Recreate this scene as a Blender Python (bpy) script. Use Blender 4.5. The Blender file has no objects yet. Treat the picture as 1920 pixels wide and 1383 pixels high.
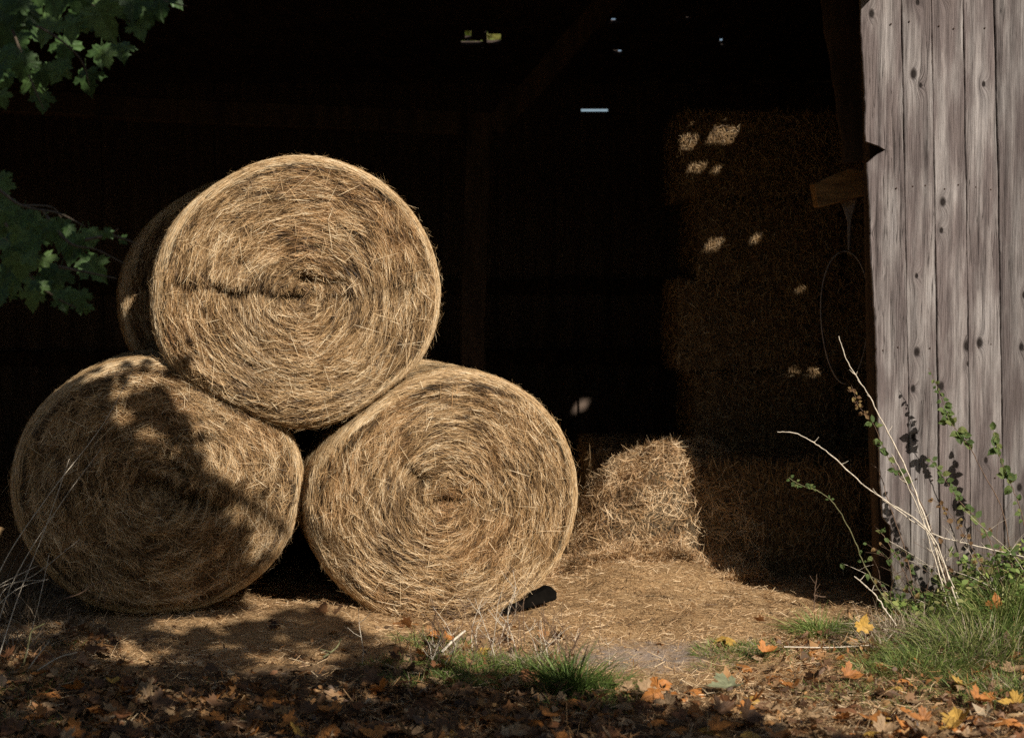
import bpy, math, random
import numpy as np
from mathutils import Vector, Matrix

random.seed(7)
RNG = np.random.default_rng(7)
R = math.radians
scene = bpy.context.scene
C = scene.collection

# ------------------------------------------------------------------ camera, sky, sun, exposure
F_PX = 2933.0                                  # focal length in photograph pixels (1920 wide)
CAM = np.array([0.0, 0.0, 1.5])
HORIZON = 565.0
PITCH = math.atan((691.5 - HORIZON) / F_PX)
cam_d = bpy.data.cameras.new('camera')
cam = bpy.data.objects.new('camera', cam_d); C.objects.link(cam)
cam_d.sensor_width = 36.0; cam_d.lens = F_PX / 1920 * 36.0
cam_d.clip_start = 0.05; cam_d.clip_end = 3000
cam.location = CAM; cam.rotation_euler = (math.pi / 2 - PITCH, 0, 0)
cam_d.dof.use_dof = True; cam_d.dof.focus_distance = 7.4; cam_d.dof.aperture_fstop = 2.8
scene.camera = cam

SUN_D = np.array([-0.7, 1.0, -0.8])            # direction in which the light travels
world = bpy.data.worlds.new('World'); scene.world = world; world.use_nodes = True
wn = world.node_tree; wn.nodes.clear()
sky = wn.nodes.new('ShaderNodeTexSky'); sky.sky_type = 'NISHITA'; sky.sun_disc = False
sky.sun_elevation = math.atan2(0.8, math.hypot(0.7, 1.0)); sky.sun_rotation = math.atan2(0.7, -1.0)
bg = wn.nodes.new('ShaderNodeBackground'); bg.inputs['Strength'].default_value = 0.056
wo = wn.nodes.new('ShaderNodeOutputWorld')
wn.links.new(sky.outputs[0], bg.inputs[0]); wn.links.new(bg.outputs[0], wo.inputs[0])
sd = bpy.data.lights.new('sun', 'SUN'); sd.energy = 5.0; sd.angle = R(0.53); sd.color = (1.0, 0.93, 0.83)
so = bpy.data.objects.new('sun', sd); C.objects.link(so)
so.rotation_euler = Vector(SUN_D).to_track_quat('-Z', 'Y').to_euler(); so.location = (6, -8, 8)
scene.view_settings.view_transform = 'Standard'; scene.view_settings.look = 'None'
scene.view_settings.gamma = 1.0; scene.view_settings.use_curve_mapping = False
scene.view_settings.exposure = 0.15
scene.render.engine = 'CYCLES'
scene.cycles.max_bounces = 5; scene.cycles.diffuse_bounces = 3; scene.cycles.transparent_max_bounces = 4
scene.cycles.use_denoising = False
try: scene.cycles.denoising_prefilter = 'ACCURATE'
except Exception: pass

# ------------------------------------------------------------------ helpers
def at(px, py, Y):
    """world point seen at a photograph pixel at distance Y in front of the camera"""
    a = (px - 960.0) / F_PX; b = (691.5 - py) / F_PX
    cp, sp = math.cos(PITCH), math.sin(PITCH)
    dy = cp + b * sp; dz = -sp + b * cp
    return np.array([a / dy * Y, Y, 1.5 + dz / dy * Y])

def tag(o, label=None, cat=None, group=None, kind=None):
    if label: o['label'] = label
    if cat: o['category'] = cat
    if group: o['group'] = group
    if kind: o['kind'] = kind
    return o

def empty(name, loc=(0, 0, 0), rz=0.0):
    o = bpy.data.objects.new(name, None); C.objects.link(o)
    o.location = loc; o.rotation_euler = (0, 0, rz); o.empty_display_size = 0.1
    return o

def mesh_np(name, V, F, mat=None, attrs=None, smooth=False):
    """V (n,3); F list of equally long faces (m,k) or list of lists"""
    me = bpy.data.meshes.new(name)
    V = np.asarray(V, dtype=np.float32)
    if isinstance(F, np.ndarray):
        m, k = F.shape
        me.vertices.add(len(V)); me.vertices.foreach_set('co', V.ravel())
        me.loops.add(m * k); me.loops.foreach_set('vertex_index', F.astype(np.int32).ravel())
        me.polygons.add(m); me.polygons.foreach_set('loop_start', np.arange(0, m * k, k, dtype=np.int32))
        me.polygons.foreach_set('loop_total', np.full(m, k, dtype=np.int32))
        me.update(calc_edges=True)
    else:
        me.from_pydata([tuple(map(float, v)) for v in V], [], [tuple(map(int, f)) for f in F]); me.update()
    for an, av in (attrs or {}).items():
        at_ = me.attributes.new(an, 'FLOAT', 'POINT'); at_.data.foreach_set('value', np.asarray(av, dtype=np.float32))
    if smooth: me.polygons.foreach_set('use_smooth', np.ones(len(me.polygons), dtype=bool))
    if mat: me.materials.append(mat)
    return me

def link(name, me, parent=None, loc=None, rot=None, scale=None):
    o = bpy.data.objects.new(name, me); C.objects.link(o)
    if parent: o.parent = parent
    if loc is not None: o.location = tuple(float(v) for v in loc)
    if rot is not None: o.rotation_euler = rot
    if scale is not None: o.scale = scale if hasattr(scale, '__len__') else (scale,) * 3
    return o

def _hash(i, j, k, seed):
    n = (i * 374761393 + j * 668265263 + k * 2147483647 + seed * 1274126177) & 0xffffffff
    n = ((n ^ (n >> 13)) * 1274126177) & 0xffffffff
    n = (n ^ (n >> 16)) & 0xffffffff
    return n / 4294967295.0

def vn(p, seed=0):
    """value noise in 0..1"""
    p = np.asarray(p, dtype=np.float64)
    if p.shape[-1] == 2: p = np.concatenate([p, np.zeros(p.shape[:-1] + (1,))], -1)
    f = np.floor(p); t = p - f; t = t * t * (3 - 2 * t)
    i, j, k = (f[..., n].astype(np.int64) for n in range(3))
    r = 0
    for a in (0, 1):
        for b in (0, 1):
            for c in (0, 1):
                w = (t[..., 0] if a else 1 - t[..., 0]) * (t[..., 1] if b else 1 - t[..., 1]) * (t[..., 2] if c else 1 - t[..., 2])
                r = r + w * _hash(i + a, j + b, k + c, seed)
    return r

def fbm(p, seed=0, o=3):
    p = np.asarray(p, dtype=np.float64); r = 0; a = 0.5; s = 0
    for q in range(o):
        r = r + a * vn(p * (2.03 ** q), seed + q * 17); s += a; a *= 0.5
    return r / s

def unit(a): return a / np.maximum(np.linalg.norm(a, axis=-1, keepdims=True), 1e-9)
def sstep(a, b, x):
    t = np.clip((x - a) / (b - a), 0, 1); return t * t * (3 - 2 * t)

def ribbons(P, D, L, W, N, bend, seg=2, taper=0.35, spin=0.8, tint=None, hue=None):
    """thin flat straws: centre P, direction D, length L, width W, surface normal N"""
    n = len(P); D = unit(D); Sd = unit(np.cross(D, N)); Up = np.cross(Sd, D)
    ang = RNG.uniform(-spin, spin, n)[:, None]
    Wv = Sd * np.cos(ang) + Up * np.sin(ang)
    ts = np.linspace(-1, 1, seg + 1); V = np.zeros((n, seg + 1, 2, 3))
    for q, t in enumerate(ts):
        c = P + D * (L * 0.5 * t)[:, None] - Up * (bend * L * t * t)[:, None]
        w = W * 0.5 * (1 - (1 - taper) * abs(t) ** 2)
        V[:, q, 0] = c - Wv * w[:, None]; V[:, q, 1] = c + Wv * w[:, None]
    nv = (seg + 1) * 2; base = (np.arange(n) * nv)[:, None]
    F = np.concatenate([base + np.array([[2 * q, 2 * q + 1, 2 * q + 3, 2 * q + 2]]) for q in range(seg)], 0)
    at_ = {}
    if tint is not None: at_['tint'] = np.repeat(tint, nv)
    if hue is not None: at_['hue'] = np.repeat(hue, nv)
    return V.reshape(-1, 3), F, at_

def merge(parts):
    Vs, Fs, A = [], [], {}; off = 0
    for V, F, a in parts:
        Vs.append(V); Fs.append(F + off); off += len(V)
        for k, v in a.items(): A.setdefault(k, []).append(v)
    return np.concatenate(Vs), np.concatenate(Fs), {k: np.concatenate(v) for k, v in A.items()}

def blades(P, D, L, W, droop, seg=3, tint=None, hue=None):
    """grass blades: root P, initial direction D, tip droops"""
    n = len(P); D = unit(D); ref = np.array([0., 0., 1.]) + RNG.normal(0, .3, (n, 3))
    Sd = unit(np.cross(D, ref)); V = np.zeros((n, seg + 1, 2, 3))
    hd = unit(D * np.array([1, 1, 0]) + 1e-6)
    for q in range(seg + 1):
        t = q / seg
        c = P + D * (L * t)[:, None] + hd * (droop * L * t * t * .6)[:, None]; c[:, 2] -= droop * L * t * t * .75
        w = W * .5 * (1 - .92 * t ** 1.5)
        V[:, q, 0] = c - Sd * w[:, None]; V[:, q, 1] = c + Sd * w[:, None]
    nv = (seg + 1) * 2; base = (np.arange(n) * nv)[:, None]
    F = np.concatenate([base + np.array([[2 * q, 2 * q + 1, 2 * q + 3, 2 * q + 2]]) for q in range(seg)], 0)
    at_ = {'tint': np.repeat(tint if tint is not None else RNG.random(n), nv), 'hue': np.repeat(hue if hue is not None else RNG.random(n), nv)}
    return V.reshape(-1, 3), F, at_

def smooth_path(pts, n=8):
    pts = np.asarray(pts, float); P = np.vstack([2 * pts[0] - pts[1], pts, 2 * pts[-1] - pts[-2]]); out = []
    for i in range(1, len(P) - 2):
        for t in np.linspace(0, 1, n, endpoint=False):
            a, b, c, d = P[i - 1], P[i], P[i + 1], P[i + 2]
            out.append(.5 * ((2 * b) + (-a + c) * t + (2 * a - 5 * b + 4 * c - d) * t * t + (-a + 3 * b - 3 * c + d) * t ** 3))
    out.append(P[-2]); return np.array(out)

def tube_vf(path, r0, r1, k=6, jit=0.0, off=0):
    path = np.asarray(path, float); n = len(path); V = []; F = []
    T = unit(np.gradient(path, axis=0)); ref = np.array([.31, .2, .93])
    for i in range(n):
        s = unit(np.cross(T[i], ref)); u = np.cross(s, T[i]); t = i / (n - 1); r = (r0 + (r1 - r0) * t) * (1 + jit * (random.random() - .5))
        for j in range(k):
            a = 2 * math.pi * j / k; V.append(path[i] + (s * math.cos(a) + u * math.sin(a)) * r)
    for i in range(n - 1):
        for j in range(k):
            F.append((off + i * k + j, off + i * k + (j + 1) % k, off + (i + 1) * k + (j + 1) % k, off + (i + 1) * k + j))
    return V, F

def tubes(name, specs, mat, parent=None, k=6, jit=0.0):
    V, F = [], []
    for path, r0, r1 in specs:
        v, f = tube_vf(path, r0, r1, k, jit, len(V)); V += v; F += f
    return link(name, mesh_np(name, np.array(V), np.array(F), mat, smooth=True), parent)

# ------------------------------------------------------------------ materials
def nodes(name):
    m = bpy.data.materials.new(name); m.use_nodes = True; nt = m.node_tree; nt.nodes.clear()
    out = nt.nodes.new('ShaderNodeOutputMaterial'); b = nt.nodes.new('ShaderNodeBsdfPrincipled')
    nt.links.new(b.outputs[0], out.inputs[0]); return m, nt, b, out
def N(nt, typ, **kw):
    n = nt.nodes.new(typ)
    for k, v in kw.items(): setattr(n, k, v)
    return n
def ramp(nt, stops, fac=None):
    n = nt.nodes.new('ShaderNodeValToRGB'); el = n.color_ramp.elements
    while len(el) < len(stops): el.new(.5)
    for e, (p, c) in zip(el, stops): e.position = p; e.color = (*c, 1)
    if fac is not None: nt.links.new(fac, n.inputs[0])
    return n
def mixc(nt, a, b, fac, mode='MIX'):
    n = nt.nodes.new('ShaderNodeMix'); n.data_type = 'RGBA'; n.blend_type = mode
    for s, i in ((fac, 0), (a, 6), (b, 7)):
        if hasattr(s, 'links'): nt.links.new(s, n.inputs[i])
        else: n.inputs[i].default_value = s if i == 0 else (*s, 1)
    return n.outputs[2]
def mathn(nt, op, a, b=None, c=None, clamp=False):
    n = nt.nodes.new('ShaderNodeMath'); n.operation = op; n.use_clamp = clamp
    for i, s in enumerate((a, b, c)):
        if s is None: continue
        if hasattr(s, 'links'): nt.links.new(s, n.inputs[i])
        else: n.inputs[i].default_value = s
    return n.outputs[0]
def bump(nt, b, h, dist, strength=1.0):
    n = nt.nodes.new('ShaderNodeBump'); n.inputs['Distance'].default_value = dist; n.inputs['Strength'].default_value = strength
    nt.links.new(h, n.inputs['Height']); nt.links.new(n.outputs[0], b.inputs['Normal'])

def straw_mat(name, stops, alt=(0.20, 0.155, 0.115), altamt=.40, transl=.12, warm=(0.62, 0.36, 0.13)):
    m, nt, b, out = nodes(name)
    t = N(nt, 'ShaderNodeAttribute', attribute_name='tint'); h = N(nt, 'ShaderNodeAttribute', attribute_name='hue')
    r = ramp(nt, stops, t.outputs['Fac'])
    low = mathn(nt, 'MULTIPLY', mathn(nt, 'SUBTRACT', .4, h.outputs['Fac'], clamp=True), altamt * 2.5)
    hi = mathn(nt, 'MULTIPLY', mathn(nt, 'SUBTRACT', h.outputs['Fac'], .65, clamp=True), 1.4)
    c = mixc(nt, r.outputs[0], alt, low); c = mixc(nt, c, mixc(nt, c, warm, 1.0, 'MULTIPLY'), hi)
    nt.links.new(c, b.inputs['Base Color']); b.inputs['Roughness'].default_value = .55
    b.inputs['Specular IOR Level'].default_value = .35
    if transl:
        tr = N(nt, 'ShaderNodeBsdfTranslucent'); nt.links.new(c, tr.inputs[0])
        mx = N(nt, 'ShaderNodeMixShader'); mx.inputs[0].default_value = transl
        nt.links.new(b.outputs[0], mx.inputs[1]); nt.links.new(tr.outputs[0], mx.inputs[2]); nt.links.new(mx.outputs[0], out.inputs[0])
    return m

HAY = [(0, (.028, .018, .008)), (.25, (.125, .069, .028)), (.5, (.375, .225, .098)), (.76, (.65, .435, .215)), (1, (.88, .70, .45))]
M = {}
M['straw'] = straw_mat('straw', HAY)
M['straw_shaded'] = straw_mat('straw_shaded', [(p_, tuple(c * .70 for c in q_)) for p_, q_ in HAY], altamt=.3)  # hay colours darkened to stand in for the shade inside the barn
M['straw_litter'] = straw_mat('straw_litter', [(0, (.05, .026, .011)), (.3, (.24, .135, .058)), (.6, (.60, .39, .195)), (1, (.84, .64, .40))], altamt=.2)
M['grass'] = straw_mat('grass', [(0, (.025, .045, .010)), (.4, (.12, .19, .04)), (.75, (.26, .33, .08)), (1, (.48, .45, .18))], alt=(.36, .28, .14), altamt=.6, transl=.3, warm=(.75, 1.0, .75))
M['dry_stem'] = straw_mat('dry_stem', [(0, (.05, .03, .02)), (.5, (.22, .16, .10)), (1, (.55, .45, .33))], altamt=.2)
M['litter'] = straw_mat('litter', [(0, (.04, .02, .01)), (.25, (.11, .055, .025)), (.5, (.27, .125, .05)), (.75, (.45, .25, .10)), (1, (.55, .42, .26))], alt=(.19, .15, .11), altamt=.4, transl=.15, warm=(1.0, .75, .4))

def core_mat():
    m, nt, b, out = nodes('hay_core')
    tc = N(nt, 'ShaderNodeTexCoord'); n1 = N(nt, 'ShaderNodeTexNoise'); n1.inputs['Scale'].default_value = 60; n1.inputs['Detail'].default_value = 6
    nt.links.new(tc.outputs['Object'], n1.inputs['Vector'])
    n2 = N(nt, 'ShaderNodeTexNoise'); n2.inputs['Scale'].default_value = 5; nt.links.new(tc.outputs['Object'], n2.inputs['Vector'])
    r = ramp(nt, [(.3, (.035, .024, .012)), (.55, (.12, .08, .04)), (.75, (.26, .18, .09))], n1.outputs[0])
    c = mixc(nt, r.outputs[0], (.06, .045, .02), mathn(nt, 'MULTIPLY', n2.outputs[0], .5))
    nt.links.new(c, b.inputs['Base Color']); b.inputs['Roughness'].default_value = .9
    bump(nt, b, n1.outputs[0], .01)
    return m
M['core'] = core_mat()

def plain(name, col, rough=.8, scale=30, var=.35, bumpd=.002, spec=.3, stretch=None):
    m, nt, b, out = nodes(name)
    tc = N(nt, 'ShaderNodeTexCoord'); mp = N(nt, 'ShaderNodeMapping'); nt.links.new(tc.outputs['Object'], mp.inputs[0])
    if stretch: mp.inputs['Scale'].default_value = stretch
    n1 = N(nt, 'ShaderNodeTexNoise'); n1.inputs['Scale'].default_value = scale; n1.inputs['Detail'].default_value = 5
    nt.links.new(mp.outputs[0], n1.inputs[0])
    a = tuple(max(0, c * (1 - var)) for c in col); z = tuple(min(1, c * (1 + var)) for c in col)
    r = ramp(nt, [(.3, a), (.7, z)], n1.outputs[0]); nt.links.new(r.outputs[0], b.inputs['Base Color'])
    b.inputs['Roughness'].default_value = rough; b.inputs['Specular IOR Level'].default_value = spec
    bump(nt, b, n1.outputs[0], bumpd); return m
M['bark'] = plain('bark', (.10, .08, .06), .9, 18, .5, .01, stretch=(1, 1, .25))
M['twig'] = plain('twig', (.13, .10, .07), .8, 60, .4)
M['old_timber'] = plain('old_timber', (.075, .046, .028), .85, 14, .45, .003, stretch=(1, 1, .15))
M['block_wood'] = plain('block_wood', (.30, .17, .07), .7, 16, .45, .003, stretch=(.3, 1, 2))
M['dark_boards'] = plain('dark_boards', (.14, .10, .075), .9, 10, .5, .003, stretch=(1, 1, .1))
M['wire'] = plain('wire', (.30, .25, .22), .6, 40, .3, .0005)
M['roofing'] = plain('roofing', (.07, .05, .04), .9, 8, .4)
M['pale_stem'] = plain('pale_stem', (.64, .55, .43), .6, 60, .3, .0005)
M['brown_stem'] = plain('brown_stem', (.16, .10, .065), .7, 60, .4, .0005)
M['green_stem'] = plain('green_stem', (.16, .15, .07), .7, 60, .4, .0005)
M['nail'] = plain('nail', (.05, .028, .02), .7, 200, .4, .0003)
M['dark_wedge'] = plain('dark_wedge', (.006, .005, .004), 1.0, 20, .5, .006, spec=0.05)

def leaf_mat(name, col, vein, transl=.3, rough=.5, var=.3, veined=None):
    m, nt, b, out = nodes(name)
    tc = N(nt, 'ShaderNodeTexCoord'); oi = N(nt, 'ShaderNodeObjectInfo')
    n1 = N(nt, 'ShaderNodeTexNoise'); n1.inputs['Scale'].default_value = 5 if veined else 28; n1.inputs['Detail'].default_value = 5
    ad = N(nt, 'ShaderNodeVectorMath', operation='ADD'); nt.links.new(tc.outputs['Object'], ad.inputs[0]); nt.links.new(oi.outputs['Random'], ad.inputs[1])
    nt.links.new(ad.outputs[0], n1.inputs[0])
    r = ramp(nt, [(.3, tuple(c * (1 - var) for c in col)), (.65, tuple(min(1, c * (1 + var)) for c in col))], n1.outputs[0])
    br = mathn(nt, 'MULTIPLY_ADD', oi.outputs['Random'], .6, .7)
    c = mixc(nt, r.outputs[0], vein, mathn(nt, 'MULTIPLY', mathn(nt, 'POWER', oi.outputs['Random'], 3.0), .5))
    if veined:
        sp = N(nt, 'ShaderNodeSeparateXYZ'); nt.links.new(tc.outputs['Object'], sp.inputs[0]); X = mathn(nt, 'ABSOLUTE', sp.outputs[0]); Yc = sp.outputs[1]
        v2 = mathn(nt, 'MULTIPLY', mathn(nt, 'ABSOLUTE', mathn(nt, 'SUBTRACT', X, mathn(nt, 'MULTIPLY', Yc, 1.45))), .57)
        v3 = mathn(nt, 'ABSOLUTE', mathn(nt, 'ADD', Yc, mathn(nt, 'MULTIPLY', X, .25)))
        dm = mathn(nt, 'MINIMUM', mathn(nt, 'MINIMUM', X, v2), v3)
        vf = mathn(nt, 'MULTIPLY', mathn(nt, 'SUBTRACT', .022, dm, clamp=True), 32.0, clamp=True)
        c = mixc(nt, c, veined, vf)
    hs = N(nt, 'ShaderNodeHueSaturation'); nt.links.new(c, hs.inputs['Color']); nt.links.new(br, hs.inputs['Value'])
    nt.links.new(hs.outputs[0], b.inputs['Base Color']); b.inputs['Roughness'].default_value = rough
    b.inputs['Specular IOR Level'].default_value = .4
    tr = N(nt, 'ShaderNodeBsdfTranslucent'); nt.links.new(hs.outputs[0], tr.inputs[0])
    mx = N(nt, 'ShaderNodeMixShader'); mx.inputs[0].default_value = transl
    nt.links.new(b.outputs[0], mx.inputs[1]); nt.links.new(tr.outputs[0], mx.inputs[2]); nt.links.new(mx.outputs[0], out.inputs[0])
    bump(nt, b, n1.outputs[0], .002); return m
M['leaf_green'] = leaf_mat('leaf_green', (.065, .125, .035), (.12, .17, .05), var=.45, veined=(.13, .20, .08))
M['leaf_bramble'] = leaf_mat('leaf_bramble', (.10, .155, .04), (.24, .20, .07), var=.5)
M['leaf_bramble_red'] = leaf_mat('leaf_bramble_red', (.22, .12, .05), (.25, .22, .07))
FALLEN = {'orange': (.50, .20, .05), 'brown': (.15, .078, .038), 'yellow': (.60, .36, .08), 'tan': (.40, .26, .14), 'russet': (.20, .085, .035), 'pale_green': (.34, .35, .20)}
for k_, c_ in FALLEN.items(): M['leaf_' + k_] = leaf_mat('leaf_' + k_, c_, tuple(x * .5 for x in c_), .2, .6, veined=tuple(x * .55 for x in c_))

def plank_mat():
    m, nt, b, out = nodes('weathered_planks')
    tc = N(nt, 'ShaderNodeTexCoord'); oi = N(nt, 'ShaderNodeObjectInfo')
    off = N(nt, 'ShaderNodeCombineXYZ'); 
    nt.links.new(mathn(nt, 'MULTIPLY', oi.outputs['Random'], 37.0), off.inputs[0]); nt.links.new(mathn(nt, 'MULTIPLY', oi.outputs['Random'], 91.0), off.inputs[2])
    p = N(nt, 'ShaderNodeVectorMath', operation='ADD'); nt.links.new(tc.outputs['Object'], p.inputs[0]); nt.links.new(off.outputs[0], p.inputs[1])
    # knots: voronoi on squeezed coordinates
    sk = N(nt, 'ShaderNodeSeparateXYZ'); nt.links.new(p.outputs[0], sk.inputs[0])
    km = N(nt, 'ShaderNodeCombineXYZ'); nt.links.new(mathn(nt, 'MULTIPLY', sk.outputs[0], 7.5), km.inputs[0]); nt.links.new(mathn(nt, 'MULTIPLY', sk.outputs[2], 4.4), km.inputs[1])
    vo = N(nt, 'ShaderNodeTexVoronoi'); vo.voronoi_dimensions = '2D'; vo.inputs['Scale'].default_value = 1.0; nt.links.new(km.outputs[0], vo.inputs['Vector'])
    d = vo.outputs['Distance']
    near = mathn(nt, 'SUBTRACT', 1.0, mathn(nt, 'MULTIPLY', d, 2.6), clamp=True)
    near2 = mathn(nt, 'MULTIPLY', near, near)
    # keep only some of the cells
    sel = N(nt, 'ShaderNodeSeparateColor'); nt.links.new(vo.outputs['Color'], sel.inputs[0])
    keep = mathn(nt, 'GREATER_THAN', sel.outputs[0], .66)
    near2 = mathn(nt, 'MULTIPLY', near2, keep)
    core = mathn(nt, 'MULTIPLY', mathn(nt, 'SUBTRACT', .16, mathn(nt, 'MULTIPLY', d, mathn(nt, 'MULTIPLY_ADD', sel.outputs[1], 1.6, .8)), clamp=True), 12.0, clamp=True)
    core = mathn(nt, 'MULTIPLY', core, keep)
    # grain coords warped round knots
    wn_ = N(nt, 'ShaderNodeTexNoise'); wn_.inputs['Scale'].default_value = 1.0; wn_.inputs['Detail'].default_value = 2
    wm = N(nt, 'ShaderNodeMapping'); wm.inputs['Scale'].default_value = (5, 1, 1.3); nt.links.new(p.outputs[0], wm.inputs[0]); nt.links.new(wm.outputs[0], wn_.inputs[0])
    sx = N(nt, 'ShaderNodeSeparateXYZ'); nt.links.new(p.outputs[0], sx.inputs[0])
    gx = mathn(nt, 'ADD', sx.outputs[0], mathn(nt, 'MULTIPLY', near2, .038))
    gx = mathn(nt, 'ADD', gx, mathn(nt, 'MULTIPLY', wn_.outputs[0], .024))
    cb = N(nt, 'ShaderNodeCombineXYZ'); nt.links.new(gx, cb.inputs[0]); nt.links.new(mathn(nt, 'MULTIPLY', sx.outputs[2], .035), cb.inputs[2])
    g1 = N(nt, 'ShaderNodeTexNoise'); g1.inputs['Scale'].default_value = 170; g1.inputs['Detail'].default_value = 8; g1.inputs['Roughness'].default_value = .75; nt.links.new(cb.outputs[0], g1.inputs[0])
    g2 = N(nt, 'ShaderNodeTexNoise'); g2.inputs['Scale'].default_value = 38; g2.inputs['Detail'].default_value = 4; nt.links.new(cb.outputs[0], g2.inputs[0])
    r = ramp(nt, [(.33, (.055, .047, .046)), (.43, (.185, .167, .165)), (.53, (.325, .298, .294)), (.67, (.52, .485, .475))], mathn(nt, 'MULTIPLY_ADD', g1.outputs[0], .55, mathn(nt, 'MULTIPLY', g2.outputs[0], .45)))
    # blotchy tannin stains, tone per board
    st = N(nt, 'ShaderNodeTexNoise'); st.inputs['Scale'].default_value = 1; st.inputs['Detail'].default_value = 4
    sm = N(nt, 'ShaderNodeMapping'); sm.inputs['Scale'].default_value = (11, 1, 2.2); nt.links.new(p.outputs[0], sm.inputs[0]); nt.links.new(sm.outputs[0], st.inputs[0])
    c = mixc(nt, r.outputs[0], mixc(nt, r.outputs[0], (.52, .475, .49), 1.0, 'MULTIPLY'), ramp(nt, [(.40, (0, 0, 0)), (.58, (.95,) * 3)], st.outputs[0]).outputs[0])
    c = mixc(nt, c, mixc(nt, c, (1.0, .86, .66), 1.0, 'MULTIPLY'), mathn(nt, 'MULTIPLY', st.outputs[0], .6))
    c = mixc(nt, c, mixc(nt, c, (.45, .40, .40), 1.0, 'MULTIPLY'), mathn(nt, 'MULTIPLY', near2, .55))
    # cracks: thin dark vertical checks
    ck = N(nt, 'ShaderNodeTexNoise'); ck.inputs['Scale'].default_value = 55; ck.inputs['Detail'].default_value = 2
    cc = N(nt, 'ShaderNodeCombineXYZ'); nt.links.new(gx, cc.inputs[0]); nt.links.new(mathn(nt, 'MULTIPLY', sx.outputs[2], .022), cc.inputs[2]); cc.inputs[1].default_value = 4.0; nt.links.new(cc.outputs[0], ck.inputs[0])
    crack = mathn(nt, 'MULTIPLY', mathn(nt, 'SUBTRACT', .012, mathn(nt, 'ABSOLUTE', mathn(nt, 'SUBTRACT', ck.outputs[0], .5)), clamp=True), 90.0, clamp=True)
    crack = mathn(nt, 'MULTIPLY', crack, ramp(nt, [(.48, (0, 0, 0)), (.56, (1, 1, 1))], wn_.outputs[0]).outputs[0])
    c = mixc(nt, c, (.03, .024, .022), mathn(nt, 'MULTIPLY', crack, .8))
    # grey-green damp at the foot of the boards
    foot = mathn(nt, 'MULTIPLY', mathn(nt, 'SUBTRACT', .55, sk.outputs[2], clamp=True), st.outputs[0])
    foot2 = N(nt, 'ShaderNodeSeparateXYZ'); nt.links.new(tc.outputs['Object'], foot2.inputs[0])
    foot = mathn(nt, 'MULTIPLY', mathn(nt, 'SUBTRACT', .6, foot2.outputs[2], clamp=True), mathn(nt, 'MULTIPLY', st.outputs[0], 2.2), clamp=True)
    c = mixc(nt, c, mixc(nt, c, (.62, .62, .48), 1.0, 'MULTIPLY'), foot)
    c = mixc(nt, c, (.018, .012, .010), core)
    hs = N(nt, 'ShaderNodeHueSaturation'); nt.links.new(c, hs.inputs['Color']); nt.links.new(mathn(nt, 'MULTIPLY_ADD', oi.outputs['Random'], .34, .72), hs.inputs['Value'])
    nt.links.new(hs.outputs[0], b.inputs['Base Color']); b.inputs['Roughness'].default_value = .75; b.inputs['Specular IOR Level'].default_value = .25
    h = mathn(nt, 'SUBTRACT', mathn(nt, 'MULTIPLY_ADD', g1.outputs[0], 1.0, mathn(nt, 'MULTIPLY', g2.outputs[0], .8)), mathn(nt, 'ADD', mathn(nt, 'MULTIPLY', core, .8), mathn(nt, 'MULTIPLY', crack, .5)))
    bump(nt, b, h, .006, .9)
    return m
M['planks'] = plank_mat()

def ground_mat():
    m, nt, b, out = nodes('ground')
    tc = N(nt, 'ShaderNodeTexCoord'); ob = tc.outputs['Object']
    def noise(s, d=5, ro=.6):
        n = N(nt, 'ShaderNodeTexNoise'); n.inputs['Scale'].default_value = s; n.inputs['Detail'].default_value = d; n.inputs['Roughness'].default_value = ro
        nt.links.new(ob, n.inputs[0]); return n.outputs[0]
    fine, mid, big = noise(140), noise(22), noise(2.2)
    at1 = N(nt, 'ShaderNodeAttribute', attribute_name='strawy'); at2 = N(nt, 'ShaderNodeAttribute', attribute_name='bare')
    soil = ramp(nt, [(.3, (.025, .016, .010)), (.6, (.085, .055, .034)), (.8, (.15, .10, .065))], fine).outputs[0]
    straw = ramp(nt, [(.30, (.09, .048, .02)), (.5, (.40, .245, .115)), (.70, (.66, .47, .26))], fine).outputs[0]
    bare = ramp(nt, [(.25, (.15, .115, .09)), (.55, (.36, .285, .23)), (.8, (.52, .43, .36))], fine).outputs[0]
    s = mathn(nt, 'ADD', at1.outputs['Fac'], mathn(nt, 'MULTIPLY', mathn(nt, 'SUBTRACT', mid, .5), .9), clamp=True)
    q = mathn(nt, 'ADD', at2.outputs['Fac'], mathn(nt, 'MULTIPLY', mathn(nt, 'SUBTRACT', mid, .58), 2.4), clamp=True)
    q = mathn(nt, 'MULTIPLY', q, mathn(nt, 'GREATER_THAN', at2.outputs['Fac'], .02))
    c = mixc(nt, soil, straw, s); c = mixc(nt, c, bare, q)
    nt.links.new(c, b.inputs['Base Color']); b.inputs['Roughness'].default_value = .95; b.inputs['Specular IOR Level'].default_value = .15
    bump(nt, b, mathn(nt, 'MULTIPLY_ADD', fine, .5, mid), .012, .8); return m
M['ground'] = ground_mat()

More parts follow.
